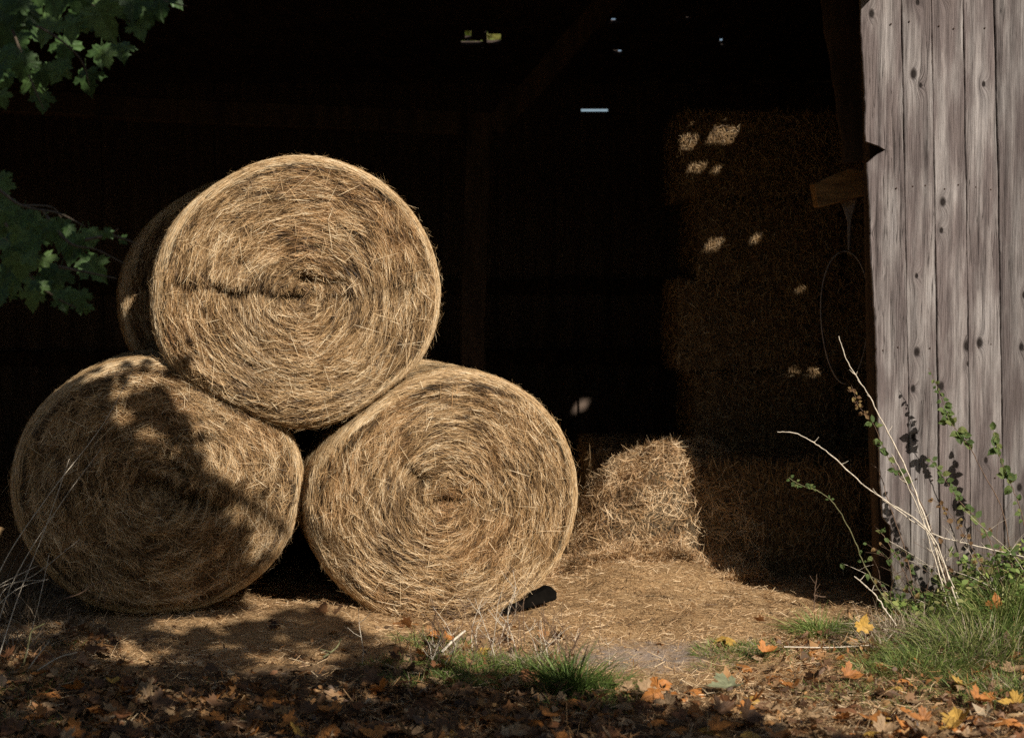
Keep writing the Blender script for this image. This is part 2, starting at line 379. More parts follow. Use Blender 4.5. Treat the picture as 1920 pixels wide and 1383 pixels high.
# ------------------------------------------------------------------ the ground
def gh(x, y):
    """ground height"""
    x = np.asarray(x, float); y = np.asarray(y, float)
    p = np.stack([x, y], -1)
    h = (fbm(p * 1.1, 5) - .5) * .07 + (fbm(p * 5, 9) - .5) * .02
    near = sstep(4, 5.2, y) * (1 - sstep(9, 10, y)); h = h * (.4 + .6 * near)
    flat = np.exp(-(((y - 7.9) / .9) ** 2)) * (1 - sstep(.2, .8, x)); h = h * (1 - .85 * flat)
    h = h + .055 * np.exp(-((x + .93) / .33) ** 2 - ((y - 7.28) / .32) ** 2)         # trodden ridge between the rolls
    h = h + .05 * np.exp(-((x - .1) / .6) ** 2 - ((y - 7.0) / .35) ** 2) * 0
    h = h + .11 * sstep(1.9, 2.6, x) * sstep(5.6, 7.0, y) * (1 - sstep(7.6, 8.2, y))  # bank at the wall foot
    h = h + .05 * np.exp(-((x + 2.1) / .5) ** 2 - ((y - 6.2) / .5) ** 2)
    h = h + .075 * sstep(7.75, 8.3, y) * sstep(.2, .5, x) * (1 - sstep(10, 12, y)) + .030 * (fbm(p * 8, 61) - .5) * near
    ye = np.interp(x, [.9, 1.0, 1.15, 1.42, 1.8, 3], [8.8, 8.4, 7.98, 7.66, 7.58, 7.58]); h = h - .13 * sstep(0, .12, y - ye) * sstep(.9, 1.05, x) * (1 - sstep(8.7, 9.3, y))
    h = h - .05 * np.exp(-((x + .33) / .42) ** 2 - ((y - 7.55) / .4) ** 2)
    h = h - .04 * np.exp(-((x + 1.3) / .6) ** 2 - ((y - 6.6) / .4) ** 2)
    return h

def build_ground():
    xs = np.concatenate([-np.geomspace(900, 4, 14), np.linspace(-3.6, 4, 191), np.geomspace(4.6, 900, 14)])
    ys = np.concatenate([-np.geomspace(900, 4, 12), np.linspace(-3, 4.4, 16), np.linspace(4.5, 10.5, 171), np.geomspace(11, 1500, 18)])
    X, Y = np.meshgrid(xs, ys, indexing='ij'); Z = gh(X, Y); far = (np.abs(X) > 8) | (np.abs(Y - 5) > 10); Z = np.where(far, 0, Z)
    V = np.stack([X, Y, Z], -1).reshape(-1, 3); nx, ny = len(xs), len(ys)
    i, j = np.meshgrid(np.arange(nx - 1), np.arange(ny - 1), indexing='ij'); a = (i * ny + j).ravel()
    F = np.stack([a, a + ny, a + ny + 1, a + 1], -1)
    x, y = V[:, 0], V[:, 1]
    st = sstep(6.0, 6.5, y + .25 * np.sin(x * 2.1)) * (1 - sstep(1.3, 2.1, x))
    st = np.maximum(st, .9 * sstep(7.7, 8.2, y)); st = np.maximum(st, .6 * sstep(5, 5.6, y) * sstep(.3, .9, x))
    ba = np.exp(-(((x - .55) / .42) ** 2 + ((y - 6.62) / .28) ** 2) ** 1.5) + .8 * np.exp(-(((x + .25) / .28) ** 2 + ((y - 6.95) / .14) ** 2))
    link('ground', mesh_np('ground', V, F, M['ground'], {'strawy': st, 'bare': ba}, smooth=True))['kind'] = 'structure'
build_ground()

def on_ground(px, py):
    """world point of the ground seen at a photograph pixel"""
    a = at(px, py, 1.0) - CAM; t = -1.5 / a[2]
    for _ in range(6):
        p = CAM + a * t; t = (float(gh(p[0], p[1])) - 1.5) / a[2]
    return CAM + a * t

# ------------------------------------------------------------------ round bales
def interp_r(tab):
    a = np.array([t[0] for t in tab] + [tab[0][0] + 360.]); r = np.array([t[1] for t in tab] + [tab[0][1]])
    def f(th):
        d = np.degrees(th) % 360; d = np.where(d < a[0], d + 360, d)
        return (np.interp(d - 4, a, r) + np.interp(d, a, r) * 2 + np.interp(np.minimum(d + 4, a[-1]), a, r)) / 4
    return f

OUT = {
 'top': ((565, 550), [(0, 268), (30, 265), (60, 262), (90, 259), (120, 253), (135, 257), (150, 265), (180, 275), (200, 279), (210, 277), (225, 253), (240, 243), (255, 247), (270, 256), (285, 254), (300, 247), (315, 247), (330, 262), (345, 267)]),
 'left': ((301, 914), [(0, 272), (15, 266), (30, 255), (45, 218), (60, 210), (75, 224), (90, 243), (105, 249), (120, 252), (139, 262), (150, 268), (180, 273), (210, 265), (240, 255), (270, 241), (300, 249), (330, 262)]),
 'right': ((836, 936), [(0, 262), (30, 261), (60, 251), (90, 240), (105, 229), (120, 219), (135, 219), (150, 232), (165, 256), (180, 262), (195, 260), (210, 258), (225, 252), (240, 249), (270, 242), (300, 246), (315, 250), (330, 258)]),
}
LEN = 1.18
def face_h(x, z, q, seed, cracks):
    """how far the end face stands out (m) at local x,z"""
    p = np.stack([x, z], -1); rho = np.hypot(x, z); th = np.arctan2(z, x)
    h = .045 * (1 - q * q) + .05 * (fbm(p * 3.2, seed, 3) - .5)
    rr = rho * 17 + .9 * vn(np.stack([np.cos(th) * 2, np.sin(th) * 2, rho * 2], -1), seed + 3) * 3 + th / (2 * math.pi)
    h += .034 * (vn(np.stack([rr, np.cos(th) * 1.7, np.sin(th) * 1.7], -1), seed + 5) - .5) * sstep(.08, .2, rho)
    h -= .03 * np.exp(-(rho / .10) ** 2)
    for (x0, z0, x1, z1, w, dep) in cracks:
        ax, az = x1 - x0, z1 - z0; t = np.clip(((x - x0) * ax + (z - z0) * az) / (ax * ax + az * az), 0, 1)
        dz = z - (z0 + az * t) + .008 * np.sin(x * 31 + seed); dx = x - (x0 + ax * t)
        h -= dep * np.exp(-(dz * dz + dx * dx * .3) / (w * w)) * (.35 + .9 * vn(np.stack([x * 13, z * 2], -1), seed + 9))
    return h

def make_bale(key, seed, Y, yaw, nface, nside, label, cracks=(), flow=0.0, messy=0.0, dark=0.0, tilt=0.0):
    (cx, cy), tab = OUT[key]; rf = interp_r(tab); s = Y / F_PX
    c = at(cx, cy, Y); root = empty('round_bale', (c[0], Y, 0), R(yaw))
    cz = c[2]
    Rr = lambda th: rf(th) * s
    CR = .11
    def surf(q, th, yv):     # q fraction of radius
        rr = Rr(th) * q; return np.stack([np.cos(th) * rr, yv, np.sin(th) * rr + cz], -1)
    # --- body
    prof = [(q, None) for q in np.linspace(0.02, .92, 30)]
    for a in np.linspace(.15, 1, 6): prof.append((.92 + .08 * math.sin(a * math.pi / 2), CR * (1 - math.cos(a * math.pi / 2))))
    for v in np.linspace(CR + .06, LEN - CR, 12): prof.append((1 + .012 * math.sin(math.pi * v / LEN), v))
    for a in np.linspace(.2, 1, 4): prof.append((1 - .08 * math.sin(a * math.pi / 2) ** 2, LEN - CR + CR * math.sin(a * math.pi / 2)))
    for q in (.7, .4, .03): prof.append((q, LEN))
    nt_ = 144; th = np.linspace(0, 2 * math.pi, nt_, endpoint=False); rows = []
    for q, yv in prof:
        rr = Rr(th) * q
        if yv is None:
            x, z = np.cos(th) * rr, np.sin(th) * rr; y = -face_h(x, z, q, seed, cracks) + .006
            P = np.stack([x, y, z + cz], -1)
        else:
            n = (vn(np.stack([np.cos(th) * 3, np.sin(th) * 3, np.full(nt_, yv * 9)], -1), seed) - .5) * .012
            P = np.stack([np.cos(th) * (rr + n - .006), np.full(nt_, yv), np.sin(th) * (rr + n - .006) + cz], -1)
        rows.append(P)
    V = np.concatenate(rows); nr = len(rows)
    i, j = np.meshgrid(np.arange(nr - 1), np.arange(nt_), indexing='ij')
    F = np.stack([i * nt_ + j, i * nt_ + (j + 1) % nt_, (i + 1) * nt_ + (j + 1) % nt_, (i + 1) * nt_ + j], -1).reshape(-1, 4)
    V = np.vstack([V, [[0, -face_h(np.zeros(1), np.zeros(1), 0, seed, cracks)[0], cz], [0, LEN, cz]]])
    body = link('bale_body', mesh_np('bale_body', V, F, M['core'], smooth=True), root)
    # --- straw on the end face
    n = nface; q = np.sqrt(RNG.random(n)) * .945; th = RNG.random(n) * 2 * math.pi
    # bias a few toward the ring ridges so that tufts and gaps form
    x, z = np.cos(th) * Rr(th) * q, np.sin(th) * Rr(th) * q; p = np.stack([x, z], -1)
    rho0 = np.hypot(x, z)
    clump = .6 * fbm(np.stack([np.hypot(x, z) * 26, np.cos(th) * 4.5, np.sin(th) * 4.5], -1), seed + 31, 3) + .4 * fbm(p * 11, seed + 33, 3)
    fine = fbm(np.stack([rho0 * 60, th * rho0 * 16, 0 * th], -1), seed + 41, 2)
    hgt = face_h(x, z, q, seed, cracks) - np.where(q > .9, (q - .9) * .6, 0)
    lift = RNG.random(n) ** 2 * .020 + .022 * (clump - .5) + .02 * (fine - .5)
    rho = np.hypot(x, z)
    mess = .17 + .75 * np.exp(-(rho / .12) ** 2) + messy * .5 + .5 * (vn(p * 6, seed + 51) - .35).clip(0, 1)
    ang = RNG.normal(0, 1, n) * mess + flow + .8 * (fbm(p * 4.5, seed + 61, 2) - .5)
    # long stray straws
    stray = RNG.random(n) < .012; ang = np.where(stray, RNG.uniform(-1.6, 1.6, n), ang); lift = np.where(stray, RNG.uniform(.01, .03, n), lift)
    tx, tz = -np.sin(th), np.cos(th); rx, rz = np.cos(th), np.sin(th)
    sg = RNG.choice([-1, 1], n)
    pitch = (RNG.normal(0, .13, n) + .04) * (1 - .7 * sstep(.82, .92, q))
    D = np.stack([tx * np.cos(ang) + rx * np.sin(ang), -pitch * sg, tz * np.cos(ang) + rz * np.sin(ang)], -1)
    P = np.stack([x, -(hgt + lift), z + cz], -1)
    L = RNG.uniform(.03, .09, n) * (1 - .35 * sstep(.85, .94, q)) * np.where(stray, 1.7, 1) * (1 - .35 * np.exp(-(rho / .2) ** 2)); W = RNG.uniform(.0011, .0029, n)
    tint = np.clip(.47 + RNG.normal(0, .21, n) + .4 * (clump - .5) + .8 * (fine - .5) - .16 * np.exp(-((q - .905) / .02) ** 2) + (lift - .008) * 8 - dark + np.where(stray, .15, 0) + .05 * q, 0, 1)
    hue = np.clip(.56 + RNG.normal(0, .16, n) + 1.1 * (fbm(p * 4, seed + 71) - .5), 0, 1)
    Nn = np.tile([0., -1., 0.], (n, 1))
    parts = [ribbons(P, D, L, W, Nn, RNG.normal(.0, .09, n), 2, .4, 1.0, tint, hue)]
    # --- straw on the rounded edge and along the curved side
    n = nside; front = RNG.random(n) < .62; yv = np.where(front, RNG.random(n) ** 1.2 * .22, RNG.uniform(.15, LEN, n)); th = RNG.random(n) * 2 * math.pi
    a = np.clip(yv / .12, 0, 1); q = np.where(yv < CR, .92 + .08 * np.sqrt(np.clip(1 - (1 - yv / CR) ** 2, 0, 1)), 1 + .012 * np.sin(math.pi * yv / LEN))
    rr = Rr(th) * q + RNG.random(n) ** 2 * .008
    P = np.stack([np.cos(th) * rr, yv + RNG.normal(0, .003, n), np.sin(th) * rr + cz], -1)
    ny = -(1 - a); nrad = .35 + .65 * a
    Nn = unit(np.stack([np.cos(th) * nrad, ny, np.sin(th) * nrad], -1))
    ang = RNG.normal(0, .2, n); D = np.stack([-np.sin(th) * np.cos(ang), np.sin(ang) * (.3 + .7 * a), np.cos(th) * np.cos(ang)], -1)
    tint = np.clip(.78 + RNG.normal(0, .13, n) + .5 * (fbm(np.stack([yv * 30, np.cos(th) * 3, np.sin(th) * 3], -1), seed + 5) - .5) - dark * .6, 0, 1)
    hue = np.clip(.36 + RNG.normal(0, .1, n), 0, 1)
    parts.append(ribbons(P, D, RNG.uniform(.03, .09, n), RNG.uniform(.0012, .0026, n), Nn, RNG.normal(.1, .05, n) * .6, 2, .4, .7, tint, hue))
    # --- fuzz that breaks the outline
    n = 1500; th = RNG.random(n) * 2 * math.pi; yv = RNG.random(n) ** 1.5 * .5; rr = Rr(th) * 1.0 + .004
    P = np.stack([np.cos(th) * rr, yv, np.sin(th) * rr + cz], -1); rad = np.stack([np.cos(th), 0 * th - .2, np.sin(th)], -1); tan = np.stack([-np.sin(th), 0 * th, np.cos(th)], -1)
    D = tan * RNG.choice([-1, 1], n)[:, None] + rad * RNG.uniform(.1, .9, n)[:, None]
    parts.append(ribbons(P, D, RNG.uniform(.02, .06, n) * np.where(RNG.random(n) < .04, 1.8, 1), np.full(n, .0012), rad, RNG.normal(0, .12, n), 2, .3, .8, RNG.uniform(.5, .95, n), np.full(n, .5)))
    Vv, Ff, A = merge(parts)
    st = link('straw', mesh_np('straw', Vv, Ff, M['straw'], A), root); st['kind'] = 'stuff'
    root.rotation_euler = (R(tilt), 0, R(yaw))
    tag(root, label, 'hay bale', 'round hay bales stacked in the barn opening')
    return root

px2 = lambda p, c, s: (p - c) * s
S75 = 7.5 / F_PX
b_top = make_bale('top', 11, 7.45, 12, 72000, 30000, 'sunlit round hay bale on top of the pile with a dark crack across its face',
    cracks=[(-.58, .035, -.30, .005, .026, .14), (-.32, .0, -.02, -.02, .024, .13), (.02, .065, .18, .05, .026, .11), (.10, -.02, .24, -.03, .024, .09), (.3, .0, .5, .03, .02, .05), (-.28, .14, -.24, .06, .03, .03)])
b_left = make_bale('left', 23, 7.38, 12, 62000, 26000, 'lower round hay bale covered in leafy tree shade, at the left end of the pile', flow=.15, messy=.55, dark=.02,
    cracks=[(-.02, .02, .12, -.06, .045, .09), (.16, -.05, .26, -.10, .035, .09), (.02, .14, .10, .08, .03, .06)])
b_right = make_bale('right', 37, 7.55, 12, 70000, 30000, 'fully sunlit lower round hay bale with a black wedge at its foot', 
    cracks=[(-.18, .16, -.10, .10, .03, .05), (-.10, -.02, .05, .0, .018, .07)])
def copy_bale(src, loc, rz, label, spin=0):
    r = src.copy(); C.objects.link(r); r.location = loc; r.rotation_euler = (0, 0, R(rz)); r['label'] = label
    for ch in list(src.children):
        c = ch.copy(); C.objects.link(c); c.parent = r
    return r
yb = R(13)
def behind(b, dx, dy=1.27): 
    return (b.location.x - math.sin(yb) * dy + dx, b.location.y + math.cos(yb) * dy, 0)
copy_bale(b_top, behind(b_top, -.16), 15, 'shaded round hay bale on top of the second row, mostly hidden behind the cracked bale')
copy_bale(b_left, behind(b_left, .16), 15, 'dark round hay bale hidden behind the leaf-shaded lower bale')
copy_bale(b_right, behind(b_right, .04), 15, 'dark round hay bale hidden behind the sunlit lower bale')

# ------------------------------------------------------------------ the barn
def box_vf(x0, x1, y0, y1, z0, z1):
    V = [(x, y, z) for x in (x0, x1) for y in (y0, y1) for z in (z0, z1)]
    F = [(0, 1, 3, 2), (4, 6, 7, 5), (0, 4, 5, 1), (2, 3, 7, 6), (0, 2, 6, 4), (1, 5, 7, 3)]
    return V, F
def beam(name, a, b, w, t, mat, parent, twist=0.0, seg=8, wob=.006, seed=0):
    """squared timber from a to b, slightly uneven"""
    a, b = np.array(a, float), np.array(b, float); d = unit(b - a); ref = np.array([0, 1., 0]) if abs(d[1]) < .9 else np.array([1., 0, 0])
    s = unit(np.cross(d, ref)); u = np.cross(s, d); V = []; rs = np.random.default_rng(seed + 5)
    ch = .12
    prof = [(-1, -1 + ch), (-1 + ch, -1), (1 - ch, -1), (1, -1 + ch), (1, 1 - ch), (1 - ch, 1), (-1 + ch, 1), (-1, 1 - ch)]
    for i in range(seg + 1):
        c = a + (b - a) * i / seg + (s * rs.normal() + u * rs.normal()) * wob
        for (p, q) in prof: V.append(c + s * p * w / 2 * (1 + rs.normal() * .02) + u * q * t / 2)
    k = 8; F = [(i * k + j, i * k + (j + 1) % k, (i + 1) * k + (j + 1) % k, (i + 1) * k + j) for i in range(seg) for j in range(k)]
    F = [tuple(f) for f in F] + [tuple(range(k))[::-1], tuple(seg * k + j for j in range(k))]
    return link(name, mesh_np(name, np.array(V), F, mat), parent)

barn = empty('barn', (0, 9, 0)); BO = np.array([0, 9, 0])
tag(barn, 'old open-fronted timber hay barn with weathered grey plank wall and dark interior', 'barn')
def bchild(o): o.location = tuple(np.array(o.location) - BO); return o

WY = 7.65
fw = bchild(link('front_wall', mesh_np('front_wall', *[np.array(q) for q in box_vf(1.93, 5.9, WY + .05, WY + .11, 2.75, 2.87)], M['old_timber']), barn))
def make_plank(xt, xb, y_off, seed, ragged=None, z0=-.02, z1=3.12, holes=()):
    """xt/xb: (left,right) x at z1 / z0; ragged(z)->left edge shift"""
    rs = np.random.default_rng(seed); nz = 150; zs = np.linspace(z0, z1, nz); V = []; T = .026
    ph = rs.uniform(0, 6, 4); cup = rs.normal(0, .002)
    for z in zs:
        t = (z - z0) / (z1 - z0); l = xb[0] + (xt[0] - xb[0]) * t; r = xb[1] + (xt[1] - xb[1]) * t
        l += .0010 * math.sin(z * 3.1 + ph[0]) + .0015 * math.sin(z * 11 + ph[1]) + rs.normal(0, .0005); r += .0010 * math.sin(z * 2.7 + ph[2]) + .0012 * math.sin(z * 13 + ph[3]) + rs.normal(0, .0005)
        l += .0016; r -= .0016
        if ragged: l += ragged(z)
        y = WY - .002 + y_off + .003 * math.sin(z * 1.7 + ph[2])
        b_ = .004; m = (l + r) / 2
        for (x, yy) in ((l, y + T), (l, y + b_), (l + b_, y), (m, y + cup), (r - b_, y), (r, y + b_), (r, y + T)): V.append((x, yy, z))
    k = 7; F = [(i * k + j, i * k + (j + 1) % k, (i + 1) * k + (j + 1) % k, (i + 1) * k + j) for i in range(nz - 1) for j in range(k)]
    F += [tuple(range(k)), tuple((nz - 1) * k + j for j in range(k))[::-1]]
    me = mesh_np('plank', np.array(V), F, M['planks'])
    o = link('plank', me, fw); return o
EB = [(1612, 1660), (1690, 1709), (1746, 1764), (1806, 1821), (1864, 1885), (1926, 1947)]
def xat(px, py): return at(px, py, WY)[0]
zt, zb = at(0, 0, WY)[2], at(0, 1100, WY)[2]
def ext(b):   # extrapolate boundary line to z=3.12 and z=-.02
    xt_, xb_ = xat(b[0], 0), xat(b[1], 1100); g = (xt_ - xb_) / (zt - zb); return xb_ + g * (3.12 - zb), xb_ + g * (-.02 - zb)
def rag0(z):
    py = HORIZON - (z - 1.5) / WY * F_PX; v = 0.0
    v += .006 * vn(np.array([[z * 9, 0, 0]]), 3)[0] + .004 * vn(np.array([[z * 31, 3, 0]]), 4)[0] - .006
    if 275 < py < 306: v += .062 * max(0, 1 - abs(py - 281) / 6.5) + .05 * (1 if py < 292 else max(0, 1 - (py - 292) / 14))
    v += .0 if py < 975 else .034 * min(1, (py - 975) / 12)
    if 690 < py < 975: v -= .006 * math.sin((py - 690) / 285 * math.pi)
    return v
bnd = [ext(b) for b in EB]
for i in range(5, 26): bnd.append((bnd[-1][0] + .152 + random.uniform(-.01, .012), bnd[-1][1] + .152 + random.uniform(-.008, .01)))
def two_piece(i, l, r, zgap):    # an off-frame board with a slot rotted through it
    make_plank((l[0], r[0]), (l[1], r[1]), random.uniform(-.003, .004), 100 + i, z1=zgap[0])
    make_plank((l[0], r[0]), (l[1], r[1]), random.uniform(-.003, .004), 130 + i, z0=zgap[1])
for i in range(len(bnd) - 1):
    l, r = bnd[i], bnd[i + 1]
    if l[0] > 2.75 and i > 8 and False: break
    if i > 6: break
    make_plank((l[0], r[0]), (l[1], r[1]), [0, .003, -.001, .002, -.002, .002, 0, .002][i % 8], 50 + i, rag0 if i == 0 else None)
xw_end = bnd[7]
# rest of the front wall beyond the frame: boards joined, with small knot holes that let sun spots through
def sheet(name, x0, x1, z0, z1, holes, to3, mat, parent, thick=.03, nrm=(0, 1, 0)):
    """a boarded sheet in (u,v) with rectangular openings, real thickness; to3 maps (u,v)->3D"""
    us = sorted(set([x0, x1] + [min(max(h[i], x0), x1) for h in holes for i in (0, 1)])); vs = sorted(set([z0, z1] + [min(max(h[i], z0), z1) for h in holes for i in (2, 3)]))
    solid = {}
    for a in range(len(us) - 1):
        for b in range(len(vs) - 1):
            cu, cv = (us[a] + us[a + 1]) / 2, (vs[b] + vs[b + 1]) / 2
            solid[a, b] = not any(h[0] < cu < h[1] and h[2] < cv < h[3] for h in holes)
    V, F = [], []; nv = np.array(nrm, float) * thick; idx = {}
    def vid(a, b, s):
        if (a, b, s) not in idx: idx[a, b, s] = len(V); V.append(np.array(to3(us[a], vs[b])) + nv * s)
        return idx[a, b, s]
    for (a, b), ok in solid.items():
        if not ok: continue
        F.append((vid(a, b, 0), vid(a + 1, b, 0), vid(a + 1, b + 1, 0), vid(a, b + 1, 0))); F.append((vid(a, b, 1), vid(a, b + 1, 1), vid(a + 1, b + 1, 1), vid(a + 1, b, 1)))
        for (da, db, e) in ((-1, 0, ((a, b), (a, b + 1))), (1, 0, ((a + 1, b), (a + 1, b + 1))), (0, -1, ((a, b), (a + 1, b))), (0, 1, ((a, b + 1), (a + 1, b + 1)))):
            if not solid.get((a + da, b + db), False):
                (p, q) = e; F.append((vid(*p, 0), vid(*q, 0), vid(*q, 1), vid(*p, 1)))
    return link(name, mesh_np(name, np.array(V), F, mat), parent)

# roof planes: front slope rises from the wall head, back slope falls to the rear wall
EZ, SL, RY, BY = 3.1, .6, 11.0, 14.0
rz = EZ + SL * (RY - 7.5)
SPOT_Y = 9.5
spots = [  # (px, py, receiving depth, half width, half height in px)
 (1287, 270, 9.39, 22, 18), (1357, 256, 9.39, 27, 20), (1272, 275, 9.39, 14, 9), (1307, 317, 9.39, 15, 10), (1344, 321, 9.39, 8, 8),
 (1341, 460, 9.39, 13, 13), (1419, 450, 9.39, 8, 10), (1493, 556, 9.39, 8, 9), (1480, 705, 9.39, 8, 8), (1516, 708, 9.39, 9, 10),
 (1078, 775, 14.0, 8, 9), (1297, 236, 9.39, 3, 5), (1362, 226, 9.39, 3, 4)]
roof_h, wall_h = [], []
for (px, py, Yr, hw, hh) in spots:
    if hw < 16 and px != 1272: hw, hh = hw * 1.15 + 1, hh * 1.15 + 1
    P = at(px, py, Yr); q = Yr / F_PX
    # P - d*t on roof: z + .8t = EZ + SL*(Y - t - 7.5)
    t = (EZ + SL * (P[1] - 7.5) - P[2]) / (.8 + SL); Q = P - SUN_D * t
    if Q[1] > 7.66: roof_h.append((Q[0] - hw * q, Q[0] + hw * q, Q[1] - hh * q * .8 / (.8 + SL) * 1.25, Q[1] + hh * q * .8 / (.8 + SL) * 1.25))
    else:
        t = P[1] - WY; Q = P - SUN_D * t; wall_h.append((Q[0] - hw * q, Q[0] + hw * q, Q[2] - hh * q, Q[2] + hh * q))
bchild(sheet('roof_slope', -6, 6, 7.5, RY, roof_h, lambda u, v: (u, v, EZ + SL * (v - 7.5)), M['roofing'], barn, .03, (0, 0, 1)))
xl = min(xw_end) - .06
bchild(sheet('wall_boarding', xl, 5.95, -.02, 3.12, wall_h, lambda u, v: (u, WY + .03, v), M['planks'], barn, .026))
bchild(sheet('shade_hood', -6, 1.86, 6.48, 7.5, [], lambda u, v: (u, v, 3.15 - .05 * (v - 6.48)), M['roofing'], barn, .03, (0, 0, 1)))  # unseen hood, added so its edge cuts the sun off the pile top
def back_z(y): return rz - SL * (y - RY)
bh = []
for (px, py, hw, hh) in [(1068, 203, 0, 0), (885, 80, 20, 4), (926, 73, 13, 9), (878, 66, 6, 8), (912, 62, 3, 3), (905, 92, 2, 3), (1155, 42, 14, 2), (1150, 38, 4, 3), (1152, 88, 6, 2), (1158, 97, 8, 3), (1162, 101, 3, 2), (1285, 22, 6, 1.5), (1290, 35, 4, 3), (1273, 39, 4, 2), (1352, 78, 3, 5), (1355, 86, 4, 3), (1349, 70, 2, 3)]:
    if not hw: continue
    a = at(px, py, 1.0) - CAM; t = (rz + SL * RY - 1.5) / (a[2] + SL * a[1]); Q = CAM + a * t; q = t / F_PX
    bh.append((Q[0] - hw * q, Q[0] + hw * q, Q[1] - hh * q / .78, Q[1] + hh * q / .78))
bchild(sheet('roof_slope', -6, 6, RY, BY + .02, bh, lambda u, v: (u, v, back_z(v)), M['roofing'], barn, .03, (0, 0, 1)))
# side walls with their gables, and the wall left of the opening
for sx in (-6.0, 5.97):
    prof = [(7.66, 0), (14, 0), (14, back_z(14) - .01), (RY, rz - .01), (7.66, EZ + SL * .16 - .01)]
    V = [(sx, y, z) for y, z in prof] + [(sx + .03, y, z) for y, z in prof]
    F = [(0, 1, 2, 3, 4), (9, 8, 7, 6, 5)] + [(i, (i + 1) % 5, (i + 1) % 5 + 5, i + 5) for i in range(5)]
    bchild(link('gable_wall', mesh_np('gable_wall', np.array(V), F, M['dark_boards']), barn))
bchild(sheet('wall_boarding', -5.95, -3.6, -.02, 3.12, [], lambda u, v: (u, WY, v), M['planks'], barn, .026))
# rear wall: boards, two rails
rear = bchild(link('rear_wall', mesh_np('rear_wall', *[np.array(q) for q in box_vf(-5.9, 5.9, 13.82, 13.9, .95, 1.06)], M['old_timber']), barn))
slot = at(1096, 205, BY); slz = slot[2]
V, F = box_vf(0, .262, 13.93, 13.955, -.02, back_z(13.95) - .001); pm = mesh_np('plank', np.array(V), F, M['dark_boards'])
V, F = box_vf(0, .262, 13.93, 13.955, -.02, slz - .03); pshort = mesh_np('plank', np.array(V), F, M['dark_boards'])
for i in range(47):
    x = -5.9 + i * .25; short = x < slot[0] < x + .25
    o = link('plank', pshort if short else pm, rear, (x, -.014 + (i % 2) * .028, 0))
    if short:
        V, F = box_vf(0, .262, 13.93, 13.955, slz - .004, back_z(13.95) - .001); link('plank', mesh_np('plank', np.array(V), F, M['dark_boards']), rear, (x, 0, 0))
for o in list(rear.children): pass
bchild(beam('rail', (-5.9, 13.85, 1.0), (5.9, 13.85, 1.0), .12, .07, M['old_timber'], barn))
bchild(beam('rail', (-5.9, 13.85, 1.62), (5.9, 13.85, 1.62), .12, .07, M['old_timber'], barn))
# frame inside
PY = 10.6
pt = at(893, 270, PY); pb = at(878, 1010, PY)
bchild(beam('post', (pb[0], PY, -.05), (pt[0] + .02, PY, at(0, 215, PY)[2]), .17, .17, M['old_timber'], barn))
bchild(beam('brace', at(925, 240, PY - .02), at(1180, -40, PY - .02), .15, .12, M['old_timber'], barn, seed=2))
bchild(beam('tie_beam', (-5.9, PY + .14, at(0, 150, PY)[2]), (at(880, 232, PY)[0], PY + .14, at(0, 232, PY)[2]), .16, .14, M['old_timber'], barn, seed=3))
# posts and boards beside the opening
bchild(beam('post', (1.89, WY + .2, -.05), (1.80, WY + .2, 3.15), .12, .14, M['old_timber'], barn, seed=4))
a, b = at(1574, -30, 8.02), at(1624, 300, 8.02)
bchild(beam('brace', a, b, .22, .05, M['old_timber'], barn, seed=6))
# wooden block with an iron hook below it
def hexa(name, pts_front, y0, y1, mat, parent):
    k = len(pts_front); V = [(p[0], y0, p[1]) for p in pts_front] + [(p[0] + .01, y1, p[1] + .01) for p in pts_front]
    F = [tuple(range(k))[::-1], tuple(range(k, 2 * k))] + [(i, (i + 1) % k, (i + 1) % k + k, i + k) for i in range(k)]
    o = link(name, mesh_np(name, np.array(V), F, mat), parent); m = o.modifiers.new('edge', 'BEVEL'); m.width = .006; m.segments = 2; return o
BLY = 8.28
bp = [at(px, py, BLY) for px, py in ((1522, 346), (1560, 328), (1590, 317), (1622, 322), (1622, 366), (1575, 380), (1530, 391), (1526, 370))]
hexa_o = bchild(hexa('block', [(p[0], p[2]) for p in bp], BLY - .06, BLY + .12, M['block_wood'], barn))
hk = [at(px, py, BLY) for px, py in ((1576, 378), (1608, 372), (1596, 412), (1593, 470), (1589, 470), (1588, 415))]
bchild(hexa('hook', [(p[0], p[2]) for p in hk], BLY, BLY + .02, M['wire'], barn))
# hanging wire loop
lp = []
for a in np.linspace(-62, 262, 40):
    ar = R(a + 10); px = 1584 + 45 * math.cos(ar) + 3 * math.sin(ar * 2); py = 595 - 124 * math.sin(ar); lp.append(at(px, py, BLY + .0 + .02 * math.cos(ar)))
tag(tubes('wire_loop', [(np.array(lp), .0035, .0035)], M['wire']), 'thin wire loop hanging in the dark below the wooden block at the wall edge', 'wire loop')

